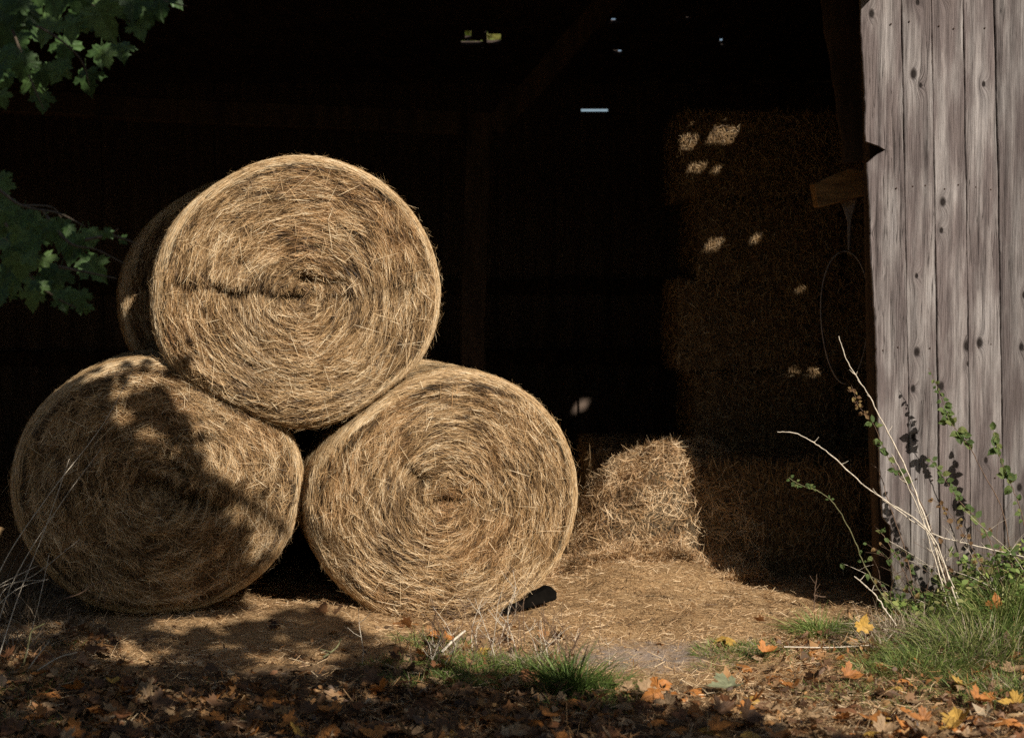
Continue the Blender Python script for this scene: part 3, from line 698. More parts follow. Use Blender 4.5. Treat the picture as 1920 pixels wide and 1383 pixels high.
# ------------------------------------------------------------------ square bales stacked inside
def straws_on_box(n, sx, sy, sz, seed, tdark=0.0):
    ps = []
    for (ax, nn) in ((1, (0, -1., 0)), (0, (-1., 0, 0)), (2, (0, 0, 1.))):
        m = n if ax == 1 else n // 3
        u = RNG.random(m); v = RNG.random(m)
        if ax == 1: P = np.stack([u * sx, np.zeros(m) - .004, v * sz], -1); D = np.stack([RNG.normal(0, .6, m), RNG.normal(0, .15, m), RNG.normal(0, 1, m)], -1)
        elif ax == 0: P = np.stack([np.zeros(m) - .004, u * sy, v * sz], -1); D = np.stack([RNG.normal(0, .15, m), RNG.normal(0, 1, m), RNG.normal(0, .7, m)], -1)
        else: P = np.stack([u * sx, v * sy, np.full(m, sz + .004)], -1); D = np.stack([RNG.normal(0, 1, m), RNG.normal(0, 1, m), RNG.normal(0, .2, m)], -1)
        nv_ = np.tile(nn, (m, 1)); P = P + nv_ * (RNG.random(m) ** 2 * .02)[:, None]
        ps.append(ribbons(P, D, RNG.uniform(.03, .08, m), RNG.uniform(.0025, .005, m), nv_, RNG.normal(0, .1, m), 2, .4, 1, np.clip(RNG.normal(.5, .2, m), 0, 1), np.clip(RNG.normal(.5, .15, m), 0, 1)))
    return merge(ps)
def sq_body(sx, sy, sz, seed):
    rs = np.random.default_rng(seed); n = 10; V = []; F = []; g = np.linspace(0, 1, n)
    import itertools
    idx = {}
    def vid(i, j, k):
        if (i, j, k) not in idx:
            idx[i, j, k] = len(V); u, v, w = g[i], g[j], g[k]
            e = sum(min(t, 1 - t) < .01 for t in (u, v, w)); sh = .025 if e >= 2 else 0
            V.append([sx * (u + (sh / sx) * (1 if u < .5 else -1) * (min(u, 1 - u) < .01)) + rs.normal(0, .006), sy * v + rs.normal(0, .006) + (sh if v < .01 else 0), sz * w + rs.normal(0, .005) - (sh if w > .99 else 0)])
        return idx[i, j, k]
    for i in range(n - 1):
        for j in range(n - 1):
            for (c0) in (0, n - 1):
                F.append((vid(i, j, c0), vid(i + 1, j, c0), vid(i + 1, j + 1, c0), vid(i, j + 1, c0)))
                F.append((vid(i, c0, j), vid(i + 1, c0, j), vid(i + 1, c0, j + 1), vid(i, c0, j + 1)))
                F.append((vid(c0, i, j), vid(c0, i + 1, j), vid(c0, i + 1, j + 1), vid(c0, i, j + 1)))
    return mesh_np('bale_body', np.array(V), F, M['core'])
sqm = []
for k_ in range(2):
    V, F, A = straws_on_box(5200, .86, .9, .50, k_); sqm.append((sq_body(.86, .9, .50, k_), mesh_np('straw', V, F, M['straw_shaded'], A)))
LAY = [(.0, 1.10, 8.74, .60, 3, 'bottom'), (.0, .46, 9.46, .60, 1, 'rear bottom'), (.605, 1.10, 9.40, .47, 2, 'second'), (1.085, 1.00, 9.44, .53, 2, 'third'), (1.62, 1.12, 9.42, .50, 2, 'fourth'), (2.13, 1.02, 9.40, .50, 2, 'top')]
WHERE = {'bottom': ['beside the slumped heap', 'in the middle of its row', 'nearest the plank wall'],
         'rear bottom': ['behind the sunlit heap next to the round bale']}
for (z0, x0, y0, hgt, n_, nm) in LAY:
    if nm == 'bottom': z0, hgt = -.10, .70
    for c_ in range(n_):
        root = empty('square_bale', (x0 + c_ * .875 + random.uniform(-.01, .01), y0 + random.uniform(-.03, .03), z0), R(random.uniform(-1.5, 1.5)))
        bm_, sm_ = sqm[(c_ + int(z0 * 10)) % 2]
        for nm2, me in (('bale_body', bm_), ('straw', sm_)):
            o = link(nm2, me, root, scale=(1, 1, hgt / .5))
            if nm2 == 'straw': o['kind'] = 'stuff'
        if nm in WHERE: lab = 'shaded square hay bale on the floor ' + WHERE[nm][c_]
        else: lab = 'dim square hay bale in the %s layer of the stack, %s' % (nm, 'doorway side' if c_ == 0 else 'wall side')
        if nm == 'top' and c_ == 0: lab = 'square hay bale at the top of the stack catching two bright sun patches'
        tag(root, lab, 'hay bale', 'square hay bales stacked inside the barn')

# slumped heap of loose hay in the patch of sun
def heap():
    root = empty('hay_heap', (.9, 8.7, 0)); O = np.array([.9, 8.7, 0])
    xo = np.array([.15, .30, .36, .45, .62, .86, 1.0, 1.12, 1.25, 1.4]); zo = np.array([0, .03, .10, .22, .47, .57, .575, .57, .54, .3])
    def hz(x, y):
        H = np.interp(x, xo, zo); fr = 8.60 + .12 * (vn(np.stack([x * 4, y * 0], -1), 3) - .5) + .06 * np.clip(.5 - (x - .3), 0, 1)
        t = np.clip((y - fr) / .17, 0, 1); prof = np.where(t < .35, t * .55, .1925 + (1 - (1 - (t - .35) / .65) ** 2.2) * .8075)
        return H * np.minimum(prof, 1) * (1 - sstep(9.2, 9.45, y)) + (fbm(np.stack([x * 9, y * 9], -1), 8) - .5) * .09 * np.minimum(H * 4, 1) * (t > 0)
    xs = np.linspace(.1, 1.42, 90); ys = np.linspace(8.3, 9.39, 90); X, Y = np.meshgrid(xs, ys, indexing='ij'); Z = np.maximum(hz(X, Y), 0) + gh(X, Y) - .01
    V = np.stack([X, Y, Z], -1).reshape(-1, 3) - O; i, j = np.meshgrid(np.arange(89), np.arange(89), indexing='ij'); a = (i * 90 + j).ravel()
    link('heap_body', mesh_np('heap_body', V, np.stack([a, a + 90, a + 91, a + 1], -1), M['core'], smooth=True), root)
    n = 50000; x = RNG.uniform(.12, 1.40, n); y = 8.50 + RNG.random(n) ** 1.7 * .8
    z = np.maximum(hz(x, y), 0) + gh(x, y); e = .01
    gx = (hz(x + e, y) - hz(x - e, y)) / (2 * e); gy = (hz(x, y + e) - hz(x, y - e)) / (2 * e)
    Nn = unit(np.stack([-gx, -gy, np.ones(n)], -1)); P = np.stack([x, y, z], -1) + Nn * (RNG.random(n) ** 2.0 * .055)[:, None]
    D = RNG.normal(0, 1, (n, 3)); D = D - Nn * (D * Nn).sum(-1, keepdims=True) * .75; D[:, 2] -= .5 * np.abs(Nn[:, 1])
    cl = fbm(P * np.array([9, 9, 12]), 77)
    A = ribbons(P - O, D, RNG.uniform(.02, .12, n), RNG.uniform(.0016, .0046, n), Nn, RNG.normal(.05, .22, n), 2, .4, 1.4, np.clip(.64 + RNG.normal(0, .24, n) + 1.9 * (cl - .5), 0, 1), np.clip(RNG.normal(.66, .14, n), 0, 1))
    link('straw', mesh_np('straw', *A[:2], M['straw_litter'], A[2]), root)['kind'] = 'stuff'
    n = 260; x = RNG.uniform(.45, 1.2, n); y = 8.62 + RNG.random(n) * .35; z = np.maximum(hz(x, y), 0) + gh(x, y) + .01; D = np.stack([RNG.normal(0, 1, n), RNG.normal(-.5, .5, n), RNG.normal(.15, .8, n)], -1)
    A = ribbons(np.stack([x, y, z], -1) - O, D, RNG.uniform(.10, .22, n), RNG.uniform(.0015, .003, n), np.tile([0, -1., .3], (n, 1)), RNG.normal(.1, .2, n), 4, .3, 1, RNG.uniform(.5, 1, n), RNG.uniform(.4, .8, n))
    link('wisps', mesh_np('wisps', *A[:2], M['straw_litter'], A[2]), root)['kind'] = 'stuff'
    tag(root, 'slumped heap of loose hay in the patch of sun inside the barn', 'hay heap')
heap()

# near-black wedge shape under the edge of the right bale
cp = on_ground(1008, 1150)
def dark_wedge():
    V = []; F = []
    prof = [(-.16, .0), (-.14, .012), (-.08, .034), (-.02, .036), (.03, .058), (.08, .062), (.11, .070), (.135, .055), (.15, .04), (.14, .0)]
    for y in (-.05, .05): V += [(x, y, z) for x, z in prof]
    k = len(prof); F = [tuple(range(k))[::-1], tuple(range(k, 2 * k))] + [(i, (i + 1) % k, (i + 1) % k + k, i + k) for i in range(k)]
    o = link('foot_wedge', mesh_np('foot_wedge', np.array(V), F, M['dark_wedge']), None, (cp[0] - .045, cp[1] + .10, cp[2] + .018), (0, R(-15), R(10)))
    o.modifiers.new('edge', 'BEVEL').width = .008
    tag(o, 'dark wedge at the foot of the sunlit lower round bale', 'dark_wedge')
dark_wedge()

# ------------------------------------------------------------------ loose straw on the ground
def scatter_px(poly_fn, n, x0, x1, y0, y1):
    x = RNG.uniform(x0, x1, n); y = RNG.uniform(y0, y1, n); k = RNG.random(n) < poly_fn(x, y); return x[k], y[k]
def loose_straw():
    def dens(x, y):
        a = sstep(6.3, 6.9, y + .2 * np.sin(x * 3)) * (1 - sstep(1.4, 2.0, x)); ba = np.exp(-(((x - .55) / .42) ** 2 + ((y - 6.62) / .26) ** 2) ** 1.5)
        return np.clip(a + .25 * sstep(5.2, 5.6, y) + .6 * sstep(.4, 1.0, x), 0, 1) * (1 - .78 * ba) * (.45 + .55 * vn(np.stack([x * 5, y * 5], -1), 12))
    x, y = scatter_px(dens, 150000, -2.7, 2.6, 5.0, 9.3); n = len(x)
    z = gh(x, y) + RNG.random(n) ** 2 * .02; a = RNG.uniform(0, 2 * math.pi, n); D = np.stack([np.cos(a), np.sin(a), RNG.normal(.05, .3, n)], -1)
    cl = fbm(np.stack([x * 5, y * 5], -1), 19)
    V, F, A = ribbons(np.stack([x, y, z], -1), D, RNG.uniform(.012, .06, n), RNG.uniform(.002, .0055, n), np.tile([0, 0, 1.], (n, 1)), RNG.normal(0, .1, n), 1, .5, 1.2, np.clip(.56 + RNG.normal(0, .26, n) + 1.0 * (cl - .5), 0, 1), np.clip(RNG.normal(.6, .15, n), 0, 1))
    tag(link('loose_straw', mesh_np('loose_straw', V, F, M['straw_litter'], A)), 'golden loose straw and chaff strewn over the ground before the bales', 'straw', kind='stuff')
loose_straw()

# ------------------------------------------------------------------ maple leaves
def maple_outline(detail=True):
    half = [(0, -.02), (.12, -.06), (.22, -.15), (.28, -.10), (.40, -.12), (.38, -.02), (.34, .07), (.46, .10), (.58, .13), (.55, .22), (.66, .33), (.54, .36), (.50, .46), (.40, .42), (.29, .38), (.28, .50), (.33, .60), (.24, .65), (.18, .78), (.08, .86), (0, 1.0)]
    if not detail: half = [(0, -.02), (.26, -.14), (.36, .0), (.36, .10), (.62, .32), (.32, .38), (.28, .62), (0, 1.0)]
    return half
def leaf_mesh(name, mat, fold, curl, seed, detail=True):
    h = maple_outline(detail); rs = np.random.default_rng(seed)
    pts = [(x, y) for x, y in h] + [(-x, y) for x, y in h[-2:0:-1]]
    V = [(0, .22, 0), (0, .5, 0)]
    for x, y in pts:
        x2 = x * (1 + rs.normal(0, .05)); y2 = y + rs.normal(0, .01)
        V.append((x2, y2, 0))
    W = []
    for x, y, _ in V:
        z = abs(x) * fold + curl * (x * x * .9 + (y - .4) ** 2) + rs.normal(0, .02) * (abs(x) + .1)
        W.append((x, y, z))
    k = len(pts); F = []
    top = k // 2
    for i in range(k):
        a, b = 2 + i, 2 + (i + 1) % k; c = 0
        F.append((c, a, b))
    # petiole
    b0 = len(W); W += [(-.012, -.02, 0), (.012, -.02, 0), (.008, -.42, -.08), (-.008, -.42, -.08)]; F.append((b0, b0 + 1, b0 + 2, b0 + 3))
    return mesh_np(name, np.array(W) , F, mat)
def rot_from(dirv, up):
    """euler: leaf's +Y along dirv, +Z near up"""
    y = Vector(dirv).normalized(); z = Vector(up); x = y.cross(z).normalized(); z = x.cross(y).normalized()
    return Matrix((x, y, z)).transposed().to_euler()

# the maple at the left: trunk outside the frame, drooping leafy twigs inside it, a crown overhead that shades the yard
maple = empty('maple_tree', (-4.1, 3.4, 0)); MO = np.array([-4.1, 3.4, 0])
tag(maple, 'maple tree drooping dark green lobed leaves into the left of the barn opening', 'tree')
limb = [(smooth_path([(-4.1, 3.4, 0), (-4.05, 3.4, 1.5), (-4.0, 3.3, 2.8), (-3.7, 3.2, 4.2)]) - MO, .19, .13)]
tubes('trunk', limb, M['bark'], maple, 10, .08)
lims = [[(-3.8, 3.2, 3.9), (-2.4, 3.0, 4.5), (-.6, 2.8, 4.8), (1.2, 2.6, 4.7), (2.6, 2.2, 4.6)], [(-3.9, 3.3, 3.4), (-2.6, 2.2, 4.2), (-.6, 1.4, 4.5), (1.6, 1.0, 4.5), (3.4, .6, 4.3)], [(-.6, 2.8, 4.8), (.05, 3.6, 4.0), (.30, 4.3, 3.25), (.42, 4.75, 2.95)], [(1.2, 2.6, 4.7), (2.0, 3.2, 3.8), (2.2, 3.3, 3.2)],
        [(-4.0, 3.5, 2.9), (-3.2, 4.3, 3.0), (-2.2, 5.0, 2.95), (-1.3, 5.25, 2.75)], [(-4.0, 3.5, 2.3), (-3.2, 4.5, 2.35), (-2.5, 5.0, 2.2), (-1.9, 5.1, 2.02)],
        [(-3.8, 3.2, 3.9), (-3.2, 2.2, 5.2), (-2.6, 1.6, 6.0)]]
lw = [.08, .07, .026, .024, .035, .03, .07]
for p_, w_ in zip(lims, lw): tubes('limb', [(smooth_path(p_) - MO, w_, .010)], M['bark'], maple, 7, .1)
green = [leaf_mesh('leaf', M['leaf_green'], f_, c_, s_) for f_, c_, s_ in ((.12, -.25, 1), (.3, -.15, 2), (-.1, -.4, 3), (.05, -.6, 4))]
VIS = [  # px, py, size px, angle the tip points to (deg, 270 = down)
 (85, 62, 70, 250), (200, 50, 88, 285), (120, 100, 66, 260), (165, 158, 60, 285), (62, 12, 80, 260), (18, 95, 70, 240), (100, 8, 76, 280), (150, 6, 80, 300), (330, 2, 50, 320), (262, 62, 46, 300),
 (300, 16, 62, 280), (70, 170, 62, 300), (80, 196, 46, 280), (8, 148, 64, 260), (45, 58, 66, 230), (230, 100, 50, 290), (180, 20, 84, 260), (250, 20, 66, 265), (30, 30, 76, 250), (0, 60, 80, 250), (135, 60, 60, 275), (222, 14, 70, 300), (105, 140, 50, 240), (0, 10, 80, 270), (190, 110, 54, 280), (275, 40, 55, 250), (5, 190, 40, 280), (40, 130, 62, 260),
 (135, 472, 76, 262), (184, 512, 60, 300), (104, 528, 64, 255), (22, 532, 74, 250), (62, 462, 66, 250), (35, 420, 60, 260), (92, 440, 52, 280), (172, 448, 46, 290), (150, 566, 46, 285), (62, 566, 52, 260), (16, 480, 80, 255), (6, 400, 60, 270), (58, 425, 56, 230), (150, 580, 30, 280), (85, 500, 54, 280), (0, 560, 50, 260), (118, 430, 40, 250), (40, 505, 60, 270), (6, 360, 46, 280), (128, 556, 36, 300), (0, 440, 70, 260), (76, 540, 46, 240), (205, 440, 26, 330), (232, 452, 22, 310)]
k_ = 0
VIS = [(a, b, c * .80, d) for a, b, c, d in VIS] + [(a + random.uniform(-32, 18), b + random.uniform(-26, 14), c * random.uniform(.5, .72), d + random.uniform(-30, 30)) for a, b, c, d in VIS if a < 215 and random.random() < .75]
for (px, py, sz, an) in VIS:
    Y = random.uniform(4.7, 5.5); p = at(px, py, Y); L_ = sz / F_PX * Y / .9; a = R(an + random.uniform(-12, 12))
    tip = np.array([math.cos(a), random.uniform(-.35, .2), math.sin(a)]); upv = np.array([random.uniform(-.35, .35), -1.0, random.uniform(.05, .8)])
    link('leaf', green[k_ % 4], maple, p - tip * L_ * .5 - MO, rot_from(tip, upv), L_); k_ += 1
tw = []
def T_(pts, r0=.006, r1=.0018): tw.append((smooth_path([at(*q) for q in pts], 5) - MO, r0, r1))
T_([(-120, -60, 5.2), (0, 20, 5.1), (90, 60, 5.0), (150, 110, 5.0), (168, 160, 5.0)]); T_([(-80, -80, 5.2), (120, -10, 5.1), (220, 30, 5.0), (262, 60, 5.0)]); T_([(0, -60, 5.2), (200, -30, 5.1), (300, 0, 5.0), (350, 12, 5.0)])
T_([(10, 20, 5.1), (40, 100, 5.05), (62, 160, 5.0), (82, 205, 5.0)]); T_([(-160, 280, 5.2), (-20, 345, 5.15), (40, 385, 5.1), (110, 400, 5.05), (160, 425, 5.0)], .007)
T_([(-20, 345, 5.15), (20, 440, 5.1), (60, 520, 5.0), (110, 560, 5.0), (150, 580, 5.0)]); T_([(80, 395, 5.1), (130, 455, 5.0), (180, 468, 5.0), (235, 495, 5.0)]); T_([(160, 450, 5.0), (205, 440, 5.0), (222, 428, 5.0)]); T_([(205, 440, 5.0), (232, 448, 5.0), (258, 458, 5.0)]); T_([(110, 500, 5.0), (170, 512, 5.0), (218, 522, 5.0)])
T_([(40, 385, 5.1), (95, 388, 5.1), (115, 408, 5.1)], .004)
tubes('twig', tw, M['twig'], maple, 5, .2)

# overhead crown: leaf clusters whose shade falls on the yard and the left bale
def crown():
    recv = []
    def on_face(x, y, xc, Yc):      # point of a bale's end face, which is turned by about 15 degrees
        p = at(x, y, Yc)
        for _ in range(3): p = at(x, y, Yc - .03 + (p[0] - xc) * math.tan(R(12)))
        return p
    def shade_bale(x, y):
        """wanted shade depth over the photograph's lower left bale"""
        lit = 0.0
        for (cx, cy, rx, ry, aa) in ((215, 738, 26, 12, 1), (125, 748, 24, 16, .9), (228, 785, 20, 16, 1), (268, 832, 17, 24, 1), (232, 850, 13, 14, .7), (312, 770, 18, 18, .8), (314, 856, 16, 28, .95), (72, 846, 20, 22, 1), (180, 690, 70, 12, 1), (265, 715, 30, 16, 1), (200, 1020, 30, 25, .25), (160, 800, 12, 16, .8), (180, 860, 12, 10, .6), (262, 770, 10, 14, .7), (110, 800, 10, 12, .7), (345, 730, 14, 12, .8), (150, 700, 30, 8, .9), (345, 810, 8, 22, .6), (100, 930, 12, 14, .4), (290, 940, 16, 14, .5)):
            lit = max(lit, aa * math.exp(-(((x - cx) / (rx + 16)) ** 2 + ((y - cy) / (ry + 16)) ** 2) ** 3))
        s = 1 - lit
        e = 335 + (y - 700) * .05 if y < 900 else 340 + (y - 900) * .75
        side = 1 / (1 + math.exp((x - e) / (9 if y < 900 else 30)))
        if y < 690: side *= .15
        if 330 < x < 540 and y > 880: side *= .42
        if (x + 40 - 565) ** 2 + (y - 48 - 550) ** 2 < 262 ** 2: side *= .1
        return s * side
    tries = 0
    while tries < 30000:
        tries += 1
        x, y = random.uniform(5, 600), random.uniform(665, 1165)
        if (x - 288) ** 2 + (y - 914) ** 2 > 285 ** 2: continue
        if random.random() < shade_bale(x, y) * .55: recv.append((on_face(x, y, -1.66, 7.38), .062))
    for _ in range(300):
        x, y = random.uniform(-40, 60), random.uniform(800, 1080)
        if x < 30: recv.append((at(x, y, random.uniform(7.55, 8.4)), .07))
    for (x, y, r_) in ((340, 664, 12), (385, 690, 14), (352, 650, 10), (300, 660, 8)):
        for _ in range(1): recv.append((on_face(x + random.gauss(0, r_), y + random.gauss(0, r_ * .6), -1.0, 7.45), .04))
    def shade_ground(x, y):
        arc = np.interp(x, [0, 250, 390, 480, 560, 620, 700, 760, 900, 1000, 1100, 1200, 1400, 1500], [1140, 1165, 1186, 1168, 1156, 1166, 1198, 1222, 1262, 1278, 1290, 1318, 1362, 1410])
        if y < arc: return 0
        s = 1.0
        for (cx, cy, rx, ry, aa) in ((232, 1226, 74, 27, 1), (548, 1248, 95, 30, 1), (490, 1268, 40, 12, .6), (840, 1272, 110, 26, .75), (300, 1184, 60, 4, .9), (1000, 1300, 60, 20, .3), (500, 1320, 60, 10, .25), (200, 1300, 30, 10, .3), (930, 1345, 40, 10, .4), (700, 1350, 50, 8, .3)):
            s -= aa * math.exp(-(((x - cx) / rx) ** 2 + ((y - cy) / ry) ** 2) ** 1.5)
        return max(0, s) * min(1, (y - arc) / 8)
    for _ in range(30000):
        # even on the ground, not in the picture
        gx, gy = random.uniform(-3.6, 1.6), random.uniform(4.2, 7.6)
        py = HORIZON + 1.5 / gy * F_PX; px = 960 + gx / gy * F_PX
        if random.random() < shade_ground(px, py) * .16 * (1 if px > -100 else .6): recv.append((np.array([gx, gy, 0.0]), .11))
    for _ in range(300): recv.append((at(random.uniform(-60, 300), random.choice([random.uniform(-30, 190), random.uniform(340, 600)]), random.uniform(4.7, 5.3)), .10))
    n = len(recv); P = np.array([r[0] for r in recv]); sz = np.array([r[1] for r in recv]); lo = 3.55
    zc = np.where(P[:, 1] < 5.6, RNG.uniform(3.6, 4.9, n), RNG.uniform(2.72, 3.5, n)); zc = np.maximum(zc, 1.5 + .20 * (P[:, 1] - (zc - P[:, 2]) / .8) + .22); t = (zc - P[:, 2]) / .8; Q = P - SUN_D * t[:, None] + RNG.normal(0, 1, (n, 3)) * 0
    h = maple_outline(False); out = [(x, y) for x, y in h] + [(-x, y) for x, y in h[-2:0:-1]]; T = np.array([(0, .25)] + out); k = len(out)
    ax = unit(RNG.normal(0, 1, (n, 3)) * np.array([1, 1, .5])); up = unit(RNG.normal(0, .55, (n, 3)) + np.array([.25, -.35, .8])); sx = unit(np.cross(ax, up)); L_ = sz * RNG.uniform(.8, 1.25, n)
    V = Q[:, None, :] + (sx[:, None, :] * T[None, :, :1] + ax[:, None, :] * (T[None, :, 1:] - .4)) * L_[:, None, None]
    base = (np.arange(n) * (k + 1))[:, None]; F = np.concatenate([base + np.array([[0, 1 + i, 1 + (i + 1) % k]]) for i in range(k)])
    o = link('foliage', mesh_np('foliage', V.reshape(-1, 3) - MO, F, M['leaf_green']), maple); o['kind'] = 'stuff'
    print('crown leaves', n)
crown()

# fallen leaves
fl = {}
for c_ in FALLEN:
    fl[c_] = [leaf_mesh('fallen_leaf', M['leaf_' + c_], f_, q_, s_) for f_, q_, s_ in ((.2, .35, 5), (-.25, -.5, 6), (.45, .6, 7), (.1, -.9, 8))]
def fallen(px, py, col, size, label, ang=None, tilt=.35, grp='fallen maple leaves lying on the ground', k=None):
    p = on_ground(px, py); a = random.uniform(0, 6.28) if ang is None else R(ang)
    d = np.array([math.cos(a), math.sin(a), random.uniform(-.2, .35)]); up = np.array([random.gauss(0, tilt), random.gauss(-.15, tilt), 1.0])
    o = link('fallen_leaf', fl[col][random.randrange(4) if k is None else k], None, p + np.array([0, 0, random.uniform(.016, .040)]) - d * size * .4, rot_from(d, up), size)
    return tag(o, label, 'leaf', grp)
NAMED = [(1355, 1306, 'pale_green', .155, 'large pale green maple leaf lying alone at the edge of the bare path', 200), (1612, 1206, 'yellow', .09, 'bright yellow leaf caught upright in the grass left of the wall foot', 90), (1652, 1366, 'orange', .13, 'big orange maple leaf in the sunny grass at the bottom of the picture', 80),
 (1862, 1172, 'orange', .085, 'orange leaf hanging in the tall green grass at the bottom right', 100), (1892, 1128, 'tan', .08, 'tan leaf held up in the green bank beside the wall', 60), (1525, 1232, 'orange', .10, 'orange-brown leaf lying beside the dark stick', 40), (1450, 1285, 'orange', .09, 'small orange leaf right of the pale green leaf', 140),
 (1840, 1330, 'orange', .10, 'orange leaf in the lower right grass next to a yellow one', 20), (1895, 1335, 'yellow', .10, 'yellow leaf at the lower right edge of the picture', 160), (905, 1228, 'yellow', .085, 'yellow-orange leaf on the sunlit tuft in front of the right bale', 30), (700, 1300, 'orange', .10, 'orange leaf in the shaded litter before the sunny strip', 60), (1590, 1330, 'tan', .10, 'folded tan leaf on the sunny litter', 10), (205, 1350, 'orange', .11, 'orange leaf glowing in the shade at the bottom left corner', 20), (1490, 1355, 'brown', .10, 'brown leaf lying on sunny straw near the bottom edge', 240)]
for (px, py, c_, s_, lab, an) in NAMED:
    o = fallen(px, py, c_, s_ * .84, lab, an, .25)
    if 'upright' in lab or 'hanging' in lab or 'held up' in lab:
        o.location.z += .05; o.rotation_euler = rot_from((random.uniform(-.3, .3), 0, 1), (0.3, -1, .2))
ZL = {'shade_left': 'in the shaded litter before the left bale', 'shade_mid': 'in the dark litter at the bottom centre', 'sun_right': 'on the sunny ground before the plank wall', 'far_sun': 'on the sunny straw beside the bare path'}
cols = ['orange', 'brown', 'russet', 'tan', 'yellow']
cnt = 0
while cnt < 282:
    py = 1175 + 235 * random.random() ** .55; px = random.uniform(-10, 1930)
    if py < 1235 and not (px < 160 or 700 < px < 1060 or px > 1330): continue
    if 1060 < px < 1330 and py < 1300 and random.random() < .93: continue
    if 160 < px < 720 and py < 1280 and random.random() < .93: continue
    w = [.24, .34, .20, .18, .04] if px < 1200 else [.30, .18, .10, .34, .08]
    c_ = random.choices(cols, w)[0]
    sz_ = random.uniform(.05, .095); p_ = on_ground(px, py)
    zone = 'shade_left' if px < 560 else 'shade_mid' if px < 1180 else 'sun_right' if px > 1420 or py > 1300 else 'far_sun'
    where = ('in the bottom left corner' if px < 260 else 'in shade before the left bale' if px < 560 else 'in shade before the gap between bales' if px < 780 else 'in dark litter before the right bale' if px < 1000 else 'just below the tall grass tuft' if px < 1180 else
             'near the pale green leaf' if px < 1420 else 'near the short dark stick' if px < 1600 else 'below the pale stalks' if px < 1780 else 'in the bottom right corner')
    row = 'front row' if py > 1345 else 'middle row' if py > 1285 else 'far side'
    fallen(px, py, c_, sz_, '%s %s maple leaf %s, %s' % ('small' if sz_ < .067 else 'medium' if sz_ < .082 else 'large', c_, where, row), None, .32)
    cnt += 1
def litter():
    def dens(x, y):
        px = 960 + x / y * F_PX; return np.where(y < 6.0, np.where(px > 1180, .28, .9), np.where((px < 200) | (px > 1500), .5, np.where((px > 720) & (px < 1050), .30, .05))) * np.where((px > 1060) & (px < 1400) & (y > 5.75), .08, 1) * (.3 + .7 * vn(np.stack([x * 4, y * 4], -1), 33))
    x, y = scatter_px(dens, 9000, -2.6, 2.6, 4.3, 7.3); n = len(x); L_ = RNG.uniform(.025, .07, n)
    h = maple_outline(False); out = [(a, b) for a, b in h] + [(-a, b) for a, b in h[-2:0:-1]]; T = np.array([(0, .25)] + out); k = len(out)
    a = RNG.uniform(0, 6.28, n); up = unit(np.stack([RNG.normal(0, .5, n), RNG.normal(0, .5, n), np.ones(n)], -1)); ax = np.stack([np.cos(a), np.sin(a), 0 * a], -1); ax = unit(ax - up * (ax * up).sum(-1, keepdims=True)); sx = np.cross(ax, up)
    Q = np.stack([x, y, gh(x, y) + RNG.random(n) * .022], -1); cu = RNG.normal(0, .6, n)
    V = Q[:, None] + (sx[:, None] * T[None, :, :1] + ax[:, None] * (T[None, :, 1:] - .4) + up[:, None] * (cu[:, None] * (T[None, :, 0] ** 2 + (T[None, :, 1] - .3) ** 2))[..., None]) * L_[:, None, None]
    base = (np.arange(n) * (k + 1))[:, None]; F = np.concatenate([base + np.array([[0, 1 + i, 1 + (i + 1) % k]]) for i in range(k)])
    A = {'tint': np.repeat(RNG.random(n), k + 1), 'hue': np.repeat(RNG.random(n), k + 1)}
    tag(link('leaf_litter', mesh_np('leaf_litter', V.reshape(-1, 3), F, M['litter'], A)), 'brown leaf litter covering the ground in the foreground', 'leaf litter', kind='stuff')
litter()

# ------------------------------------------------------------------ grass
def grass_at(spots_, mat, hue=(.6, .15), tint=(.5, .2)):
    """spots: (px,py,radius m x, radius m y, n, height, splay)"""
    ps = []
    for (px, py, rx, ry, n, hgt, spl) in spots_:
        c = on_ground(px, py); a = RNG.uniform(0, 6.28, n); r = np.sqrt(RNG.random(n)); x = c[0] + np.cos(a) * r * rx; y = c[1] + np.sin(a) * r * ry
        P = np.stack([x, y, gh(x, y) - .004], -1); lean = np.stack([np.cos(a) * r * spl + RNG.normal(0, .3 * spl + .08, n), np.sin(a) * r * spl + RNG.normal(0, .3 * spl + .08, n), np.ones(n)], -1)
        ps.append(blades(P, lean, hgt * RNG.uniform(.4, 1.1, n), RNG.uniform(.0025, .006, n) * (.6 + hgt * 2), RNG.uniform(.1, 1.0, n), 3, np.clip(RNG.normal(tint[0], tint[1], n), 0, 1), np.clip(RNG.normal(hue[0], hue[1], n), 0, 1)))
    return merge(ps)
def grass_obj(name, sp, label, cat, mat='grass', hue=(.6, .15), tint=(.5, .2), kind='stuff', group=None):
    V, F, A = grass_at(sp, mat, hue, tint); return tag(link(name, mesh_np(name, V, F, M[mat], A)), label, cat, group, kind)
tg = []
grass_obj('grass_tuft', [(1068, 1292, .07, .06, 260, .30, .55), (1095, 1300, .13, .09, 240, .20, .9)], 'tall dark green grass tuft between the right bale and the bare path', 'grass tuft', kind='thing', tint=(.35, .2), hue=(.6, .12))
grass_obj('grass_tuft', [(1540, 1188, .12, .09, 420, .17, 1.1), (1600, 1180, .10, .07, 200, .10, 1.2)], 'arching green tuft at the edge of the dark floor left of the wall foot', 'grass tuft', kind='thing', tint=(.6, .2), hue=(.55, .12))
